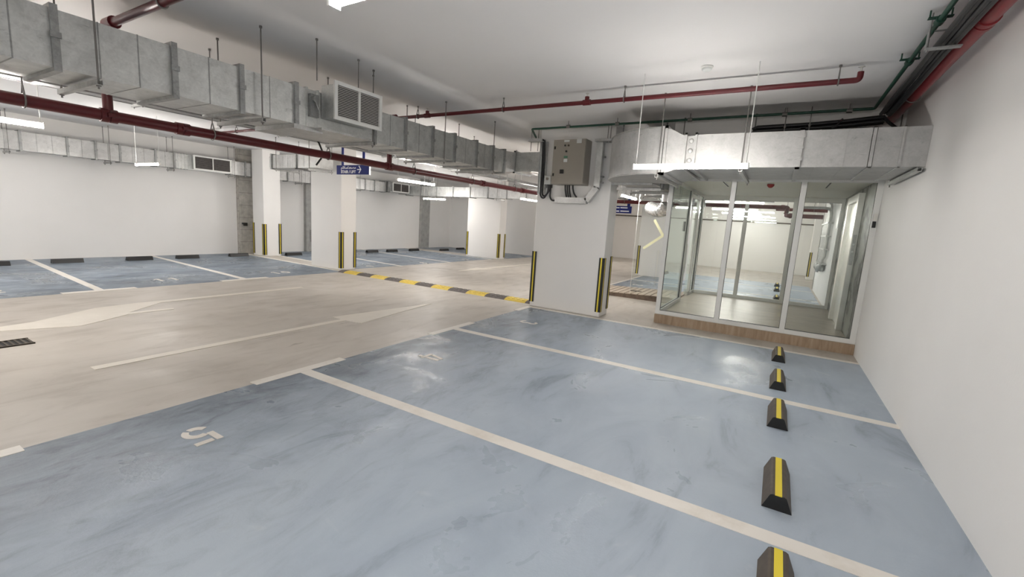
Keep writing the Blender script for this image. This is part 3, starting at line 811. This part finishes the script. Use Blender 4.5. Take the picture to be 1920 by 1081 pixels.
MB().tube([(-5.62, 1.86, 3.235), (-2.0, 1.86, 3.235)], .036, 16).build('pipe', 'red', thing('sprinkler_pipe', 'short red sprinkler pipe above the duct at the top left', 'pipe', (-4, 1.86, 3.235), 'sprinkler branch pipes'))
t = bpy.data.objects['sprinkler_pipe.001']
MB().cyl((-5.66, 1.86, 3.235), (-5.50, 1.86, 3.235), .054, 16).build('coupling', 'red', t)
for x in (-4.55, -3.0): clevis(MB(), x, 1.86, 3.235, .036, HANG, 'x').build('clevis_hanger', 'rod', t)
# red pipe along the right wall
rp = thing('fire_main', 'bright red pipe along the top of the white wall', 'pipe', (1.03, 3, 3.22))
MB().cyl((1.02, -5.8, 3.225), (1.02, 7.5, 3.225), .056, 20).build('pipe', 'red_bright', rp)
mb = MB()
for dy in (-.04, .04): mb.cyl((1.02, 4.45+dy-.03, 3.225), (1.02, 4.45+dy+.03, 3.225), .066, 20)
mb.build('coupling', 'red_bright', rp)
for y in (-2.5, 2.2, 6.4): clevis(MB(), 1.02, y, 3.225, .056).build('clevis_hanger', 'rod', rp)
# green pipe
gp = thing('conduit_pipe', 'slim dark green pipe under the ceiling turning along the downstand beam', 'pipe', (.6, 6, 3.29))
MB().tube([(.80, -5.8, 3.30), (.80, 7.18, 3.30), (-4.0, 7.18, 3.275), (-4.2, 7.72, 3.24)], .018, 12, fillet=.04).build('pipe', 'green', gp)
for y in (2.0, 4.57, 5.47): MB().box(.73, .87, y-.02, y+.02, 3.318, 3.326).cyl((.74, y, 3.32), (.74, y, HANG), .006, 8).cyl((.86, y, 3.32), (.86, y, HANG), .006, 8).cyl((.80, y-.035, 3.30), (.80, y+.035, 3.30), .030, 12).build('pipe_clip', 'green', gp)
for x in (-2.45, -1.35, -.15, .55, -3.3): MB().cyl((x, 7.18, 3.28), (x, 7.18, HANG), .006, 8).cyl((x-.03, 7.18, 3.288), (x+.03, 7.18, 3.288), .028, 12).build('pipe_clip', 'rod', gp)
# cables along the right wall
cb = thing('cable_bundle', 'thick black cable bundle between the green pipe and the red wall pipe', 'cables', (.9, 2, 3.2))
for i, (dx, dz) in enumerate(((0, 0), (.032, .012), (.064, -.004), (.088, .02), (.018, .035), (.055, .04), (.085, -.018))):
    mb = MB(); x, z = .838+dx, 3.17+dz
    q = [(x+.006*math.sin(k*1.3+i), -5.6+k*.8, z+.008*math.sin(k*1.7+i*2)) for k in range(16)]
    mb.tube(q+[(x, 6.9, z)], .019, 8); mb.build('cable', 'black', cb)
for y in (1.0, 4.62):
    MB().box(.755, .957, y-.025, y+.025, 3.118, 3.128).box(.755, .76, y-.025, y+.025, 3.135, 3.26).box(.79, .98, y-.012, y+.012, 3.245, 3.25).cyl((.764, y, 3.1), (.764, y, HANG), .006, 8).build('bracket', 'flange', cb)
cb2 = thing('cable_bundle', 'black cable bundle lying along the beam above the lobby duct', 'cables', (.2, 7.2, 3.1))
for i, (dy, dz) in enumerate(((0, 0), (.04, .03), (.08, 0), (.04, .075), (.085, .07), (0, .06))):
    mb = MB(); y, z = 7.235+dy, 3.098+dz*.8
    mb.tube([(-.52+.03*(i % 3), y, z-.03), (-.46, y, z), (.2, y, z+.012), (.55, y, z+.03), (.86, y, z+.055), (.925, y, z+.06)], .023, 8); mb.build('cable', 'black', cb2)
mb = MB().tube([(.925, 7.25, 3.2), (.94, 7.1, 3.12), (1.03, 6.9, 2.98), (1.10, 6.9, 2.885)], .018, 8, fillet=.06); mb.build('drop_cable', 'black', cb2)
mb = MB().tube([(.5, 7.2, 3.2), (.47, 7.2, 3.17), (.44, 7.2, 3.11), (.40, 7.2, 3.09)], .012, 8); mb.build('drop_cable', 'black', cb2)
for x in (-.13, .15): MB().cyl((x, 7.205, 3.06), (x, 7.205, HANG), .006, 8).box(x-.012, x+.012, 7.20, 7.35, 3.062, 3.07).cyl((x, 7.21, 3.12), (x, 7.21, 3.15), .018, 8).build('bracket', 'rod', cb2)

# cable tray in the far lane
ct = thing('cable_tray', 'galvanised cable tray running along the lane behind the main duct', 'cable tray', (-6.3, 4, 2.7))
MB().box(-6.42, -6.22, -5.8, 13.0, 2.685, 2.69).box(-6.42, -6.415, -5.8, 13.0, 2.69, 2.74).box(-6.225, -6.22, -5.8, 13.0, 2.69, 2.74).box(-6.425, -6.41, -5.8, 13.0, 2.68, 2.745).box(-6.23, -6.215, -5.8, 13.0, 2.68, 2.745).build('tray', 'flange', ct)
mb = MB()
for k in range(3): mb.tube([(-6.37+.05*k, -5.7, 2.705), (-6.37+.05*k, 4.6+.05*k, 2.705), (-6.36+.05*k, 4.70+.05*k, 2.50), (-6.44, 4.62, 2.33)] if k == 0 else [(-6.37+.05*k, -5.7, 2.705), (-6.37+.05*k, 12.9, 2.705)], .014, 8, fillet=.05)
mb.build('cable', 'black', ct)
for y in (.9, 2.3, 4.0, 6.0, 8.0, 10.0):
    MB().box(-6.45, -6.19, y-.02, y+.02, 2.655, 2.684).cyl((-6.43, y, 2.64), (-6.43, y, HANG), .006, 8).cyl((-6.21, y, 2.64), (-6.21, y, HANG), .006, 8).build('hanger', 'strut', ct)

# ------------------------------------------------------------------ cabinet column equipment
t = thing('electrical_cabinet', 'taupe wall mounted control cabinet on the white column', 'cabinet', (-3.4, 7.62, 2.36))
MB().box(-3.70, -3.08, 7.50, 7.768, 2.36, 3.14).build('body', 'cabinet', t, bevel=.006)
d = MB().box(-3.695, -3.085, 7.475, 7.497, 2.365, 3.135).build('door', 'cabinet', t, bevel=.004)
for z in (2.52, 2.99): MB().box(-3.672, -3.648, 7.465, 7.475, z-.02, z+.03).build('lock', 'blackrub', d)
MB().box(-3.49, -3.39, 7.470, 7.475, 3.09, 3.125).build('name_plate', 'plate', d)
MB().box(-3.25, -3.16, 7.471, 7.475, 3.065, 3.135).build('warning_label', 'plate', d)
for x, z, mt in ((-3.465, 3.03, 'blackrub'), (-3.40, 3.03, 'dusty'), (-3.435, 2.93, 'blackrub')): MB().cyl((x, 7.475, z), (x, 7.462, z), .017, 14).build('button', mt, d)
MB().box(-3.475, -3.405, 7.468, 7.475, 2.815, 2.85).build('indicator', 'greenbtn', d)
MB().box(-3.475, -3.405, 7.470, 7.475, 2.745, 2.80).build('switch_plate', 'plate', d)
MB().box(-3.53, -3.46, 7.463, 7.475, 2.545, 2.615).build('meter', 'blackrub', d)
for i, x in enumerate((-3.48, -3.44, -3.40, -3.33)):
    MB().tube([(x, 7.63, 2.37), (x+.01, 7.63, 2.28), (x+(.035 if i == 3 else .02), 7.65, 2.20), (x+.03+(.05 if i == 3 else 0), 7.67, 2.146)], .016, 8, fillet=.04).build('cable', 'black', t)
# right hand trunking
t = thing('cable_trunking', 'galvanised trunking bending under the cabinet on its lobby side', 'trunking', (-3.1, 7.7, 2.05))
pl = [(-2.885, 7.70, 3.10), (-2.885, 7.70, 2.33), (-3.06, 7.70, 2.09), (-3.68, 7.70, 2.09)]
def ribbon(mb, a, c, w, d):
    a, c = Vector(a), Vector(c); u = (c-a).normalized(); n = Vector((u.z, 0, -u.x))*w/2; e = Vector((0, d/2, 0))
    mb.hexa([a+n-e, a-n-e, a-n+e, a+n+e], [c+n-e, c-n-e, c-n+e, c+n+e])
for a, c, nm, mt in ((pl[0], pl[1], 'upright', 'galv'), (pl[1], pl[2], 'angled_piece', 'galv_bright'), (pl[2], pl[3], 'level_piece', 'galv_bright')):
    mb = MB(); ribbon(mb, a, c, .105, .10); mb.build(nm, mt, t)
mb = MB()
for z in (2.42, 2.52, 2.86): mb.box(-2.83, -2.79, 7.69, 7.75, z-.012, z+.012)
mb.build('fixing_clip', 'flange', t)
mb = MB().box(-2.95, -2.66, 7.55, 7.75, 3.10, 3.105).box(-2.95, -2.66, 7.55, 7.555, 3.105, 3.14).box(-2.95, -2.66, 7.745, 7.75, 3.105, 3.14)
mb.build('top_tray', 'strut', t)
for x in (-2.74, -2.69): MB().cyl((x, 7.6, 3.08), (x, 7.6, HANG), .006, 8).build('threaded_rod', 'rod', t)
# left hand tray and cables
t = thing('cable_tray', 'upright galvanised tray with black cables on the column edge beside the cabinet', 'cable tray', (-4.02, 7.7, 2.15))
mb = MB().box(-4.10, -3.95, 7.762, 7.768, 2.20, 3.16).box(-4.10, -4.095, 7.72, 7.768, 2.20, 3.16).box(-3.955, -3.95, 7.72, 7.768, 2.20, 3.16)
mb.build('upright_tray', 'galv', t)
mb = MB().box(-4.30, -4.0, 7.60, 7.75, 3.15, 3.155).box(-4.30, -4.0, 7.60, 7.605, 3.155, 3.20).box(-4.30, -4.0, 7.745, 7.75, 3.155, 3.20)
for k in range(5): mb.box(-4.29+.06*k, -4.265+.06*k, 7.598, 7.602, 3.16, 3.195)
mb.build('level_tray', 'galv_bright', t)
for x in (-4.27, -4.12): MB().cyl((x, 7.67, 2.98), (x, 7.67, HANG), .006, 8).build('threaded_rod', 'rod', t)
for dx, zz, xe in ((0, 2.16, -3.86), (.03, 2.20, -3.83)):
    MB().tube([(-4.2, 7.68, 3.19), (-4.03+dx, 7.70, 3.19), (-4.03+dx, 7.73, 2.6), (-4.03+dx, 7.72, zz), (-3.94+dx/2, 7.70, zz-.06), (xe, 7.70, zz+.05), (xe, 7.70, 2.36)], .016, 8, fillet=.06).build('cable', 'black', t)
t = thing('isolator_switch', 'small grey isolator box with black cable tails beside the cabinet', 'switch', (-3.86, 7.72, 2.37))
MB().box(-3.93, -3.80, 7.66, 7.768, 2.37, 2.53).build('box', 'plate', t, bevel=.01)
MB().cyl((-3.865, 7.66, 2.47), (-3.865, 7.635, 2.47), .025, 14).build('dial', 'cabinet', t)
MB().box(-3.90, -3.80, 7.70, 7.76, 2.31, 2.37).build('gland', 'blackrub', t)
MB().tube([(-3.82, 7.73, 2.32), (-3.82, 7.73, 2.14), (-3.78, 7.73, 2.08), (-3.66, 7.73, 2.08)], .016, 8, fillet=.06).build('cable', 'black', t)

# ------------------------------------------------------------------ hanging signs
def text_mesh(txt, size, name, mat, parent, origin, bold=0.0, sx=1.0, flip=False):
    cu = bpy.data.curves.new('tmp', 'FONT'); cu.body = txt; cu.size = size; cu.extrude = .001; cu.offset = bold
    cu.align_x = 'LEFT'; cu.resolution_u = 3
    ob = bpy.data.objects.new('tmp', cu); COL.objects.link(ob)
    dg = bpy.context.evaluated_depsgraph_get(); dg.update()
    me = bpy.data.meshes.new_from_object(ob.evaluated_get(dg))
    bpy.data.objects.remove(ob); bpy.data.curves.remove(cu)
    me.name = name
    xs = [v_.co.x for v_ in me.vertices] or [0]
    x0 = min(xs); w = max(xs)-x0
    k = sx/w if sx else 1
    for v_ in me.vertices:
        x, y, z = v_.co
        v_.co = (origin[0]+(x-x0)*k, origin[1]-z, origin[2]+y)
    me.materials.clear(); me.materials.append(M[mat])
    o = bpy.data.objects.new(name, me); COL.objects.link(o); o.parent = parent
    return o
t = thing('hanging_sign', 'navy STAIR / LIFT direction sign hanging over the lane', 'sign', (-8.47, 7.0, 2.46))
MB().box(-9.01, -7.93, 7.0, 7.03, 2.46, 2.665).build('board', 'bluesign', t)
MB().box(-7.93, -7.915, 6.998, 7.032, 2.455, 2.67).build('edge_trim', 'plate', t)
for x in (-8.82, -8.12): MB().box(x-.03, x+.03, 7.005, 7.025, 2.665, HANG).build('post', 'bluesign', t)
text_mesh('STAIR / LIFT', .085, 'lettering', 'signwhite', t, (.54-1.08+.155-.0, -.002, .03), .003, .50)
text_mesh('\uFEE2\uFEDF\uFEFC\uFEB3/\uFEAA\uFECC\uFEBC\uFEE3', .085, 'arabic_lettering', 'signwhite', t, (-.54+.155, -.002, .125), .002, .50)
mb = MB(); ax = -8.235
mb.box(ax-.075, ax+.05, 6.996, 7.0, 2.558, 2.578)
for s in (-1, 1):
    mb.add([(ax+.06, 6.997, 2.568), (ax+.03, 6.997, 2.568), (ax-.03, 6.997, 2.568+s*.07), (ax-.005, 6.997, 2.568+s*.085)], [(0, 1, 2, 3)])
mb.build('arrow', 'signwhite', t)
t = thing('hanging_sign', 'navy direction sign hanging beyond the cabinet column', 'sign', (-4.86, 16.0, 2.2))
MB().box(-5.28, -4.44, 15.3, 15.33, 2.14, 2.38).build('board', 'bluesign', t)
for x in (-5.2, -4.55): MB().box(x-.05, x+.05, 15.305, 15.325, 2.38, HANG).build('post', 'bluesign', t)
mb = MB()
for a, c, z in ((-5.06, -4.86, 2.30), (-4.83, -4.58, 2.305), (-5.12, -4.86, 2.185), (-4.82, -4.52, 2.19)): mb.box(a, c, 15.296, 15.3, z, z+.035)
mb.add([(-5.24, 15.297, 2.24), (-5.15, 15.297, 2.28), (-5.17, 15.297, 2.24), (-5.15, 15.297, 2.20)], [(0, 1, 2, 3)])
mb.build('lettering', 'signwhite', t)

# ceiling smoke detector
t = thing('smoke_detector', 'round white smoke detector on the ceiling above the lobby duct', 'detector', (-.88, 5.25, HANG))
MB().lathe((-.88, 5.25, HANG), [(.062, 0), (.062, -.012), (.055, -.016)], 24).build('base', 'white', t)
MB().lathe((-.88, 5.25, CEIL-.016), [(.050, 0), (.050, -.02), (.034, -.032), (.012, -.034)], 24).build('sensor_head', 'plate', t)

# ------------------------------------------------------------------ glass lobby
LX0, LX1, LY0, LY1, LZ0, LZ1 = -1.75, XR-.002, 8.14, 11.95, .16, 2.56
o = struct(MB().box(LX0, LX1, LY0, LY1, 0, LZ0-.004), 'floor_lobby', 'trav', 'raised brown travertine plinth of the glass lobby', 'plinth')
MB().box(LX0+.02, LX1, LY0+.02, LY1-.02, LZ0-.004, LZ0).build('floor_tile', 'lobbyfloor', o)
o = struct(MB().box(LX0, LX1, 8.2, LY1, LZ1, LZ1+.08), 'ceiling_lobby', 'slab_ceiling', 'pale flat ceiling inside the glass lobby', 'ceiling')
for x, l in ((-.96, 'black slot diffuser in the lobby ceiling by the side glass'), (.585, 'black slot diffuser in the lobby ceiling by the marble wall')):
    t = thing('slot_diffuser', l, 'air diffuser', (x, 9.0, LZ1), 'slot diffusers in the lobby ceiling')
    MB().box(x-.012, x+.012, 8.45, 9.6, LZ1-.004, LZ1).build('slot', 'slot', t)
    MB().box(x-.02, x-.012, 8.44, 9.61, LZ1-.006, LZ1).box(x+.012, x+.02, 8.44, 9.61, LZ1-.006, LZ1).build('edge_trim', 'white', t)
t = thing('fire_sounder', 'small red fire sounder under the lobby ceiling', 'fire alarm', (-.24, 8.95, LZ1))
MB().lathe((-.24, 8.95, LZ1), [(.05, 0), (.05, -.012)], 20).build('base', 'white', t)
MB().lathe((-.24, 8.95, LZ1-.012), [(.055, 0), (.055, -.025), (.035, -.05), (.02, -.06)], 20).build('sounder', 'belred', t)
t = thing('ceiling_access_panel', 'pale rectangular panel outline in the lobby ceiling behind the sounder', 'panel', (-.24, 8.6, LZ1))
MB().box(-.42, -.05, 8.5, 8.62, LZ1-.006, LZ1).build('panel', 'white', t)

def post(win, x, y, w=.075, d=.074, z0=LZ0, z1=LZ1-.001):
    return MB().box(x-w/2, x+w/2, y-d/2, y+d/2, z0, z1).build('frame_post', 'alu', win, bevel=.004)
# front
w1 = thing('window_1', 'front glass wall of the lobby in a pale aluminium frame', 'glass wall', (-.3, 8.2, LZ0), kind='structure')
fx_ = [-1.713, -.735, .225, 1.137]
for x in fx_: post(w1, x, 8.2)
MB().box(LX0, LX1, 8.165, 8.235, LZ0, LZ0+.07).build('frame_rail', 'alu', w1, bevel=.004)
MB().box(LX0, LX1, 8.165, 8.235, LZ1-.05, LZ1).build('frame_rail', 'alu', w1)
for a, c in zip(fx_[:-1], fx_[1:]):
    MB().box(a+.037, c-.037, 8.195, 8.205, LZ0+.07, LZ1-.05).build('pane', 'glass', w1)
    mb = MB()
    for x in (a+.036, c-.042): mb.box(x, x+.006, 8.188, 8.212, LZ0+.07, LZ1-.05)
    mb.box(a+.037, c-.037, 8.188, 8.212, LZ0+.07, LZ0+.076)
    mb.build('gasket', 'blackrub', w1)
# side
w2 = thing('window_2', 'side glass wall of the lobby with a doorway in it', 'glass wall', (-1.713, 10, LZ0), kind='structure')
for y in (10.16, 11.30): post(w2, -1.713, y, .07, .09)
for a, c in ((8.235, 10.115), (11.345, 11.86)):
    MB().box(-1.748, -1.678, a, c, LZ0, LZ0+.07).build('frame_rail', 'alu', w2)
    MB().box(-1.718, -1.708, a, c, LZ0+.07, LZ1-.05).build('pane', 'glass', w2)
    mb = MB()
    for y in (a, c-.006): mb.box(-1.725, -1.701, y, y+.006, LZ0+.07, LZ1-.05)
    mb.box(-1.725, -1.701, a, c, LZ0+.07, LZ0+.076)
    mb.build('gasket', 'blackrub', w2)
MB().box(-1.748, -1.678, 8.235, 11.86, LZ1-.05, LZ1).build('frame_rail', 'alu', w2)
MB().box(-1.748, -1.678, 10.2, 11.26, 2.40, 2.45).build('frame_rail', 'alu', w2)
# back
w3 = thing('window_3', 'rear glass wall of the lobby facing the far bays', 'glass wall', (-.3, 11.9, LZ0), kind='structure')
bx = [-1.713, -.735, .225, 1.10]
for x in bx: post(w3, x, 11.9)
MB().box(LX0, LX1, 11.865, 11.935, LZ0, LZ0+.07).build('frame_rail', 'alu', w3)
MB().box(LX0, LX1, 11.865, 11.935, LZ1-.10, LZ1).build('frame_rail', 'alu', w3)
for a, c in zip(bx[:-1], bx[1:]):
    MB().box(a+.037, c-.037, 11.895, 11.905, LZ0+.07, LZ1-.10).build('pane', 'glass', w3)
    mb = MB()
    for x in (a+.036, c-.042): mb.box(x, x+.006, 11.888, 11.912, LZ0+.07, LZ1-.10)
    mb.box(a+.037, c-.037, 11.888, 11.912, LZ1-.106, LZ1-.10)
    mb.build('gasket', 'blackrub', w3)
# open glass door leaf
dr = thing('door_1', 'frameless glass door leaf standing open beside the lobby, marked with tape', 'door', (-1.76, 10.2, .17), kind='structure')
MB().box(-2.80, -1.77, 10.195, 10.207, .18, 2.38).build('glass_leaf', 'glass', dr)
MB().box(-2.806, -2.799, 10.192, 10.210, .18, 2.38).build('leaf_edge', 'white', dr)
MB().box(-1.90, -1.765, 10.185, 10.215, .175, .25).build('floor_patch', 'chrome', dr)
MB().box(-1.90, -1.765, 10.185, 10.215, 2.30, 2.38).build('top_patch', 'chrome', dr)
mb = MB().tube([(-2.79, 10.2, 2.36), (-2.79, 10.2, 2.45), (-2.74, 10.2, 2.49), (-2.68, 10.2, 2.46), (-2.68, 10.2, 2.40)], .014, 8, fillet=.03)
mb.build('door_hook', 'white', dr)
tp = thing('masking_tape', 'pale yellow tape strips crossed in a Y on the open glass door', 'tape', (-2.2, 10.19, 1.55))
def strip(a, c, w=.055, y=10.191):
    mb = MB(); a, c = Vector((a[0], y, a[1])), Vector((c[0], y, c[1])); u = (c-a).normalized(); n = Vector((u.z, 0, -u.x))*w/2
    e = Vector((0, .0006, 0))
    mb.hexa([a+n-e, a-n-e, a-n+e, a+n+e], [c+n-e, c-n-e, c-n+e, c+n+e])
    return mb.build('tape_strip', 'pale_tape', tp)
strip((-2.19, 1.52), (-2.42, 1.87)); strip((-2.17, 1.56), (-2.60, 1.22), y=10.1895); strip((-2.20, 1.53), (-2.10, 1.60), .04, 10.188)
# closed second leaf with pull handle
d2 = thing('door_2', 'narrow closed glass door leaf in the side wall of the lobby', 'door', (-1.713, 11.0, .17), kind='structure')
MB().box(-1.719, -1.707, 10.72, 11.25, .24, 2.40).build('glass_leaf', 'glass', d2)
for dx in (-.06, .06): MB().cyl((-1.713+dx, 10.80, .72), (-1.713+dx, 10.80, 1.38), .016, 12).build('pull_handle', 'chrome', d2)
MB().box(-1.735, -1.69, 10.98, 11.25, .175, .25).build('floor_patch', 'chrome', d2)
t = thing('card_reader', 'black card reader on the lobby side glass', 'card reader', (-1.713, 9.85, 1.72))
MB().box(-1.737, -1.708, 9.80, 9.90, 1.66, 1.86).build('body', 'blackrub', t)
MB().box(-1.741, -1.737, 9.82, 9.88, 1.76, 1.84).build('keypad', 'plate', t)
# marble wall, lift doors
mw_ = struct(MB().box(1.115, XR-.002, 8.24, 11.86, LZ0, LZ1), 'wall_lobby', 'marble', 'grey veined marble wall inside the lobby', 'wall')
d3 = thing('door_3', 'stainless lift door in a projecting frame on the marble wall', 'lift door', (1.08, 9.95, LZ0), kind='structure')
for y in (9.33, 10.53):
    o = MB().box(1.03, 1.114, y-.08, y+.08, LZ0, 2.34).build('door_jamb', 'chrome', d3, bevel=.004)
    if y < 10:
        MB().box(1.045, 1.095, y-.086, y-.08, 1.28, 1.78).build('call_plate', 'strut', o, bevel=.004)
        MB().cyl((1.07, y-.086, 1.62), (1.07, y-.092, 1.62), .016, 14).cyl((1.07, y-.086, 1.5), (1.07, y-.092, 1.5), .016, 14).build('call_button', 'plate', o)
MB().box(1.03, 1.114, 9.25, 10.61, 2.34, 2.46).build('door_header', 'chrome', d3)
for a, c in ((9.41, 9.925), (9.935, 10.45)): MB().box(1.09, 1.114, a, c, LZ0, 2.34).build('door_panel', 'chrome', d3)
MB().box(1.075, 1.09, 9.5, 9.62, 1.35, 1.65).build('door_notice', 'plate', d3)
t = thing('access_reader', 'chrome access unit on the end post beside the white wall', 'card reader', (1.10, 8.16, 2.0))
MB().box(1.115, 1.16, 8.145, 8.163, 1.98, 2.08).build('cover', 'chrome', t)
MB().box(1.115, 1.155, 8.148, 8.163, 1.88, 1.97).build('keypad', 'blackrub', t)

# ------------------------------------------------------------------ ramp to the lobby door
t = thing('entry_ramp', 'ribbed tan ramp rising to the lobby door', 'ramp', (-2.8, 11.1, 0))
MB().add([(-5.2, 10.5, 0), (-1.752, 10.5, 0), (-1.752, 10.5, .15), (-5.2, 10.5, .012), (-5.2, 11.8, 0), (-1.752, 11.8, 0), (-1.752, 11.8, .15), (-5.2, 11.8, .012)],
         [(0, 1, 2, 3), (7, 6, 5, 4), (0, 4, 5, 1), (1, 5, 6, 2), (3, 2, 6, 7), (0, 3, 7, 4)]).build('base', 'ramp_side', t)
mb = MB(); n = 22
for i in range(n):
    a = -5.15+i*(3.39/n); c = a+3.39/n*.80
    za, zc = .012+(a+5.2)*.0400, .012+(c+5.2)*.0400
    mb.hexa([(a, 10.49, za-.004), (c, 10.49, zc-.004), (c, 11.8, zc-.004), (a, 11.8, za-.004)], [(a, 10.49, za+.010), (c, 10.49, zc+.010), (c, 11.8, zc+.010), (a, 11.8, za+.010)])
mb.build('ribbed_tread', 'ramp', t)
tag(MB().box(-3.0, -2.74, 10.95, 11.08, .098, .122).build('floor_vent', 'dusty'), 'small brown brick shaped block lying on the ramp', 'block')

# ------------------------------------------------------------------ beyond the lobby
t = thing('fire_main', 'dark red fire main crossing behind the lobby with a stepped elbow', 'pipe', (-3, 13.6, 2.43))
MB().tube([(PX, 13.3, 2.435), (PX, 13.7, 2.435), (.08, 13.7, 2.43)], .054, 16, fillet=.1).build('pipe', 'red', t)
MB().tube([(.0, 13.7, 2.43), (.10, 13.7, 2.43), (.06, 13.45, 2.22), (.14, 13.35, 2.21)], .05, 16, fillet=.06).build('stepped_elbow', 'red', t)
MB().tube([(.10, 13.35, 2.21), (.86, 13.35, 2.21)], .052, 16).build('lower_pipe', 'red', t)
MB().cyl((-.06, 13.7, 2.43), (.02, 13.7, 2.43), .066, 16).cyl((.14, 13.35, 2.21), (.20, 13.35, 2.21), .066, 16).build('coupling', 'red', t)
for x in (-4.2, -2.6, -1.0): clevis(MB(), x, 13.7, 2.433, .054, HANG, 'x').build('clevis_hanger', 'rod', t)
t = thing('fire_main', 'short red pipe stub high behind the lobby near the conduits', 'pipe', (.8, 16.5, 2.6))
MB().cyl((-.2, 16.4, 2.52), (1.17, 16.4, 2.52), .05, 16).build('pipe', 'red', t)
for x in (.1, .8): clevis(MB(), x, 16.4, 2.52, .05, HANG, 'x').build('clevis_hanger', 'rod', t)
tag(MB().cyl((-8.3, 24.12, 2.29), (3.1, 24.12, 2.29), .028, 12).build('sprinkler_pipe', 'dusty'), 'thin brown pipe along the far wall behind the lobby', 'pipe')
t = thing('air_duct', 'galvanised duct crossing under the ceiling behind the lobby', 'duct', (-1.5, 15.0, 2.62))
mb = MB().box(-5.4, -.25, 14.7, 15.2, 2.62, 3.02)
for i in range(1, 8): mb.box(-5.4+i*.64-.02, -5.4+i*.64+.02, 14.68, 15.22, 2.60, 3.04)
mb.build('duct_section', 'galv_bright', t)
for x in (-4.6, -2.6, -.6): MB().box(x-.02, x+.02, 14.62, 15.28, 2.57, 2.60).cyl((x, 14.65, 2.56), (x, 14.65, HANG), .007, 8).build('hanger', 'strut', t)
t = thing('conduit_bank', 'grey upright cable conduits and valves on the wall behind the lobby', 'conduits', (1.1, 15.3, .6))
for i, (y, z0, z1) in enumerate(((14.55, 1.2, 2.5), (14.75, 1.15, 2.7), (15.0, .95, HANG), (15.2, .9, HANG), (15.5, 1.0, 2.1), (15.8, .8, 2.1), (16.1, .7, 2.05))):
    MB().tube([(1.10, y, z0), (1.10, y, z1)] if z1 > 2.9 or z1 < 2.3 else [(1.10, y, z0), (1.10, y, z1), (.3, y, z1)], .038, 12, fillet=.15).build('conduit', 'strut', t)
mb = MB()
for z in (1.0, 1.4, 1.75, 2.1): mb.box(1.05, 1.17, 14.4, 16.3, z, z+.035)
mb.build('support_rail', 'strut', t)
mb = MB()
for y in (14.7, 14.95, 15.3, 15.7, 16.0): mb.lathe((1.08, y, .78+.12*(y % .3)), [(.06, 0), (.09, .05), (.09, .15), (.05, .2)], 12)
mb.build('valve_body', 'flange', t)
MB().box(1.12, 1.17, 12.75, 13.05, 1.95, 2.35).build('cover_plate', 'plate', t)
for y0, y1, z0, z1, l in ((12.62, 12.80, 1.78, 2.05, 'upper small grey notice on the wall behind the lobby'), (12.70, 12.95, 1.40, 1.70, 'lower small grey notice on the wall behind the lobby')):
    t = thing('wall_notice', l, 'notice', (1.17, y0, z0), 'notices on the wall behind the lobby')
    MB().box(1.160, 1.1745, y0, y1, z0, z1).build('board', 'plate', t)
    MB().box(1.157, 1.160, y0+.03, y1-.03, z0+.05, z1-.05).build('print', 'greyrub', t)
# small fittings on the opposite wall
tag(MB().box(-15.22, -15.12, 8.15, 8.28, .98, 1.03).box(-15.14, -15.10, 8.16, 8.27, .93, 1.03).build('wall_bracket', 'blackrub'), 'small black bracket on the bare blockwork pier', 'bracket')
t = thing('shaft_grate', 'small dark grate low on the grey concrete pier', 'grate', (-15.3, 10.75, .4))
MB().box(-15.3, -15.285, 10.68, 10.95, .35, .85).build('frame', 'conc_grey', t)
mb = MB()
for i in range(10): mb.box(-15.285, -15.27, 10.70, 10.93, .38+i*.046, .405+i*.046)
mb.build('bars', 'greyrub', t)

# ------------------------------------------------------------------ world and view
wd_ = bpy.data.worlds.new('world'); SC.world = wd_; wd_.use_nodes = True
wd_.node_tree.nodes['Background'].inputs['Color'].default_value = (0, 0, 0, 1)
wd_.node_tree.nodes['Background'].inputs['Strength'].default_value = 0
vs_ = SC.view_settings
vs_.view_transform = 'Standard'; vs_.look = 'None'; vs_.exposure = 1.70; vs_.gamma = 1.0; vs_.use_curve_mapping = False
cy_ = SC.cycles
cy_.max_bounces = 10; cy_.diffuse_bounces = 6; cy_.glossy_bounces = 5; cy_.transparent_max_bounces = 24
cy_.sample_clamp_indirect = 6.0; cy_.use_denoising = True
cy_.caustics_reflective = False; cy_.caustics_refractive = False
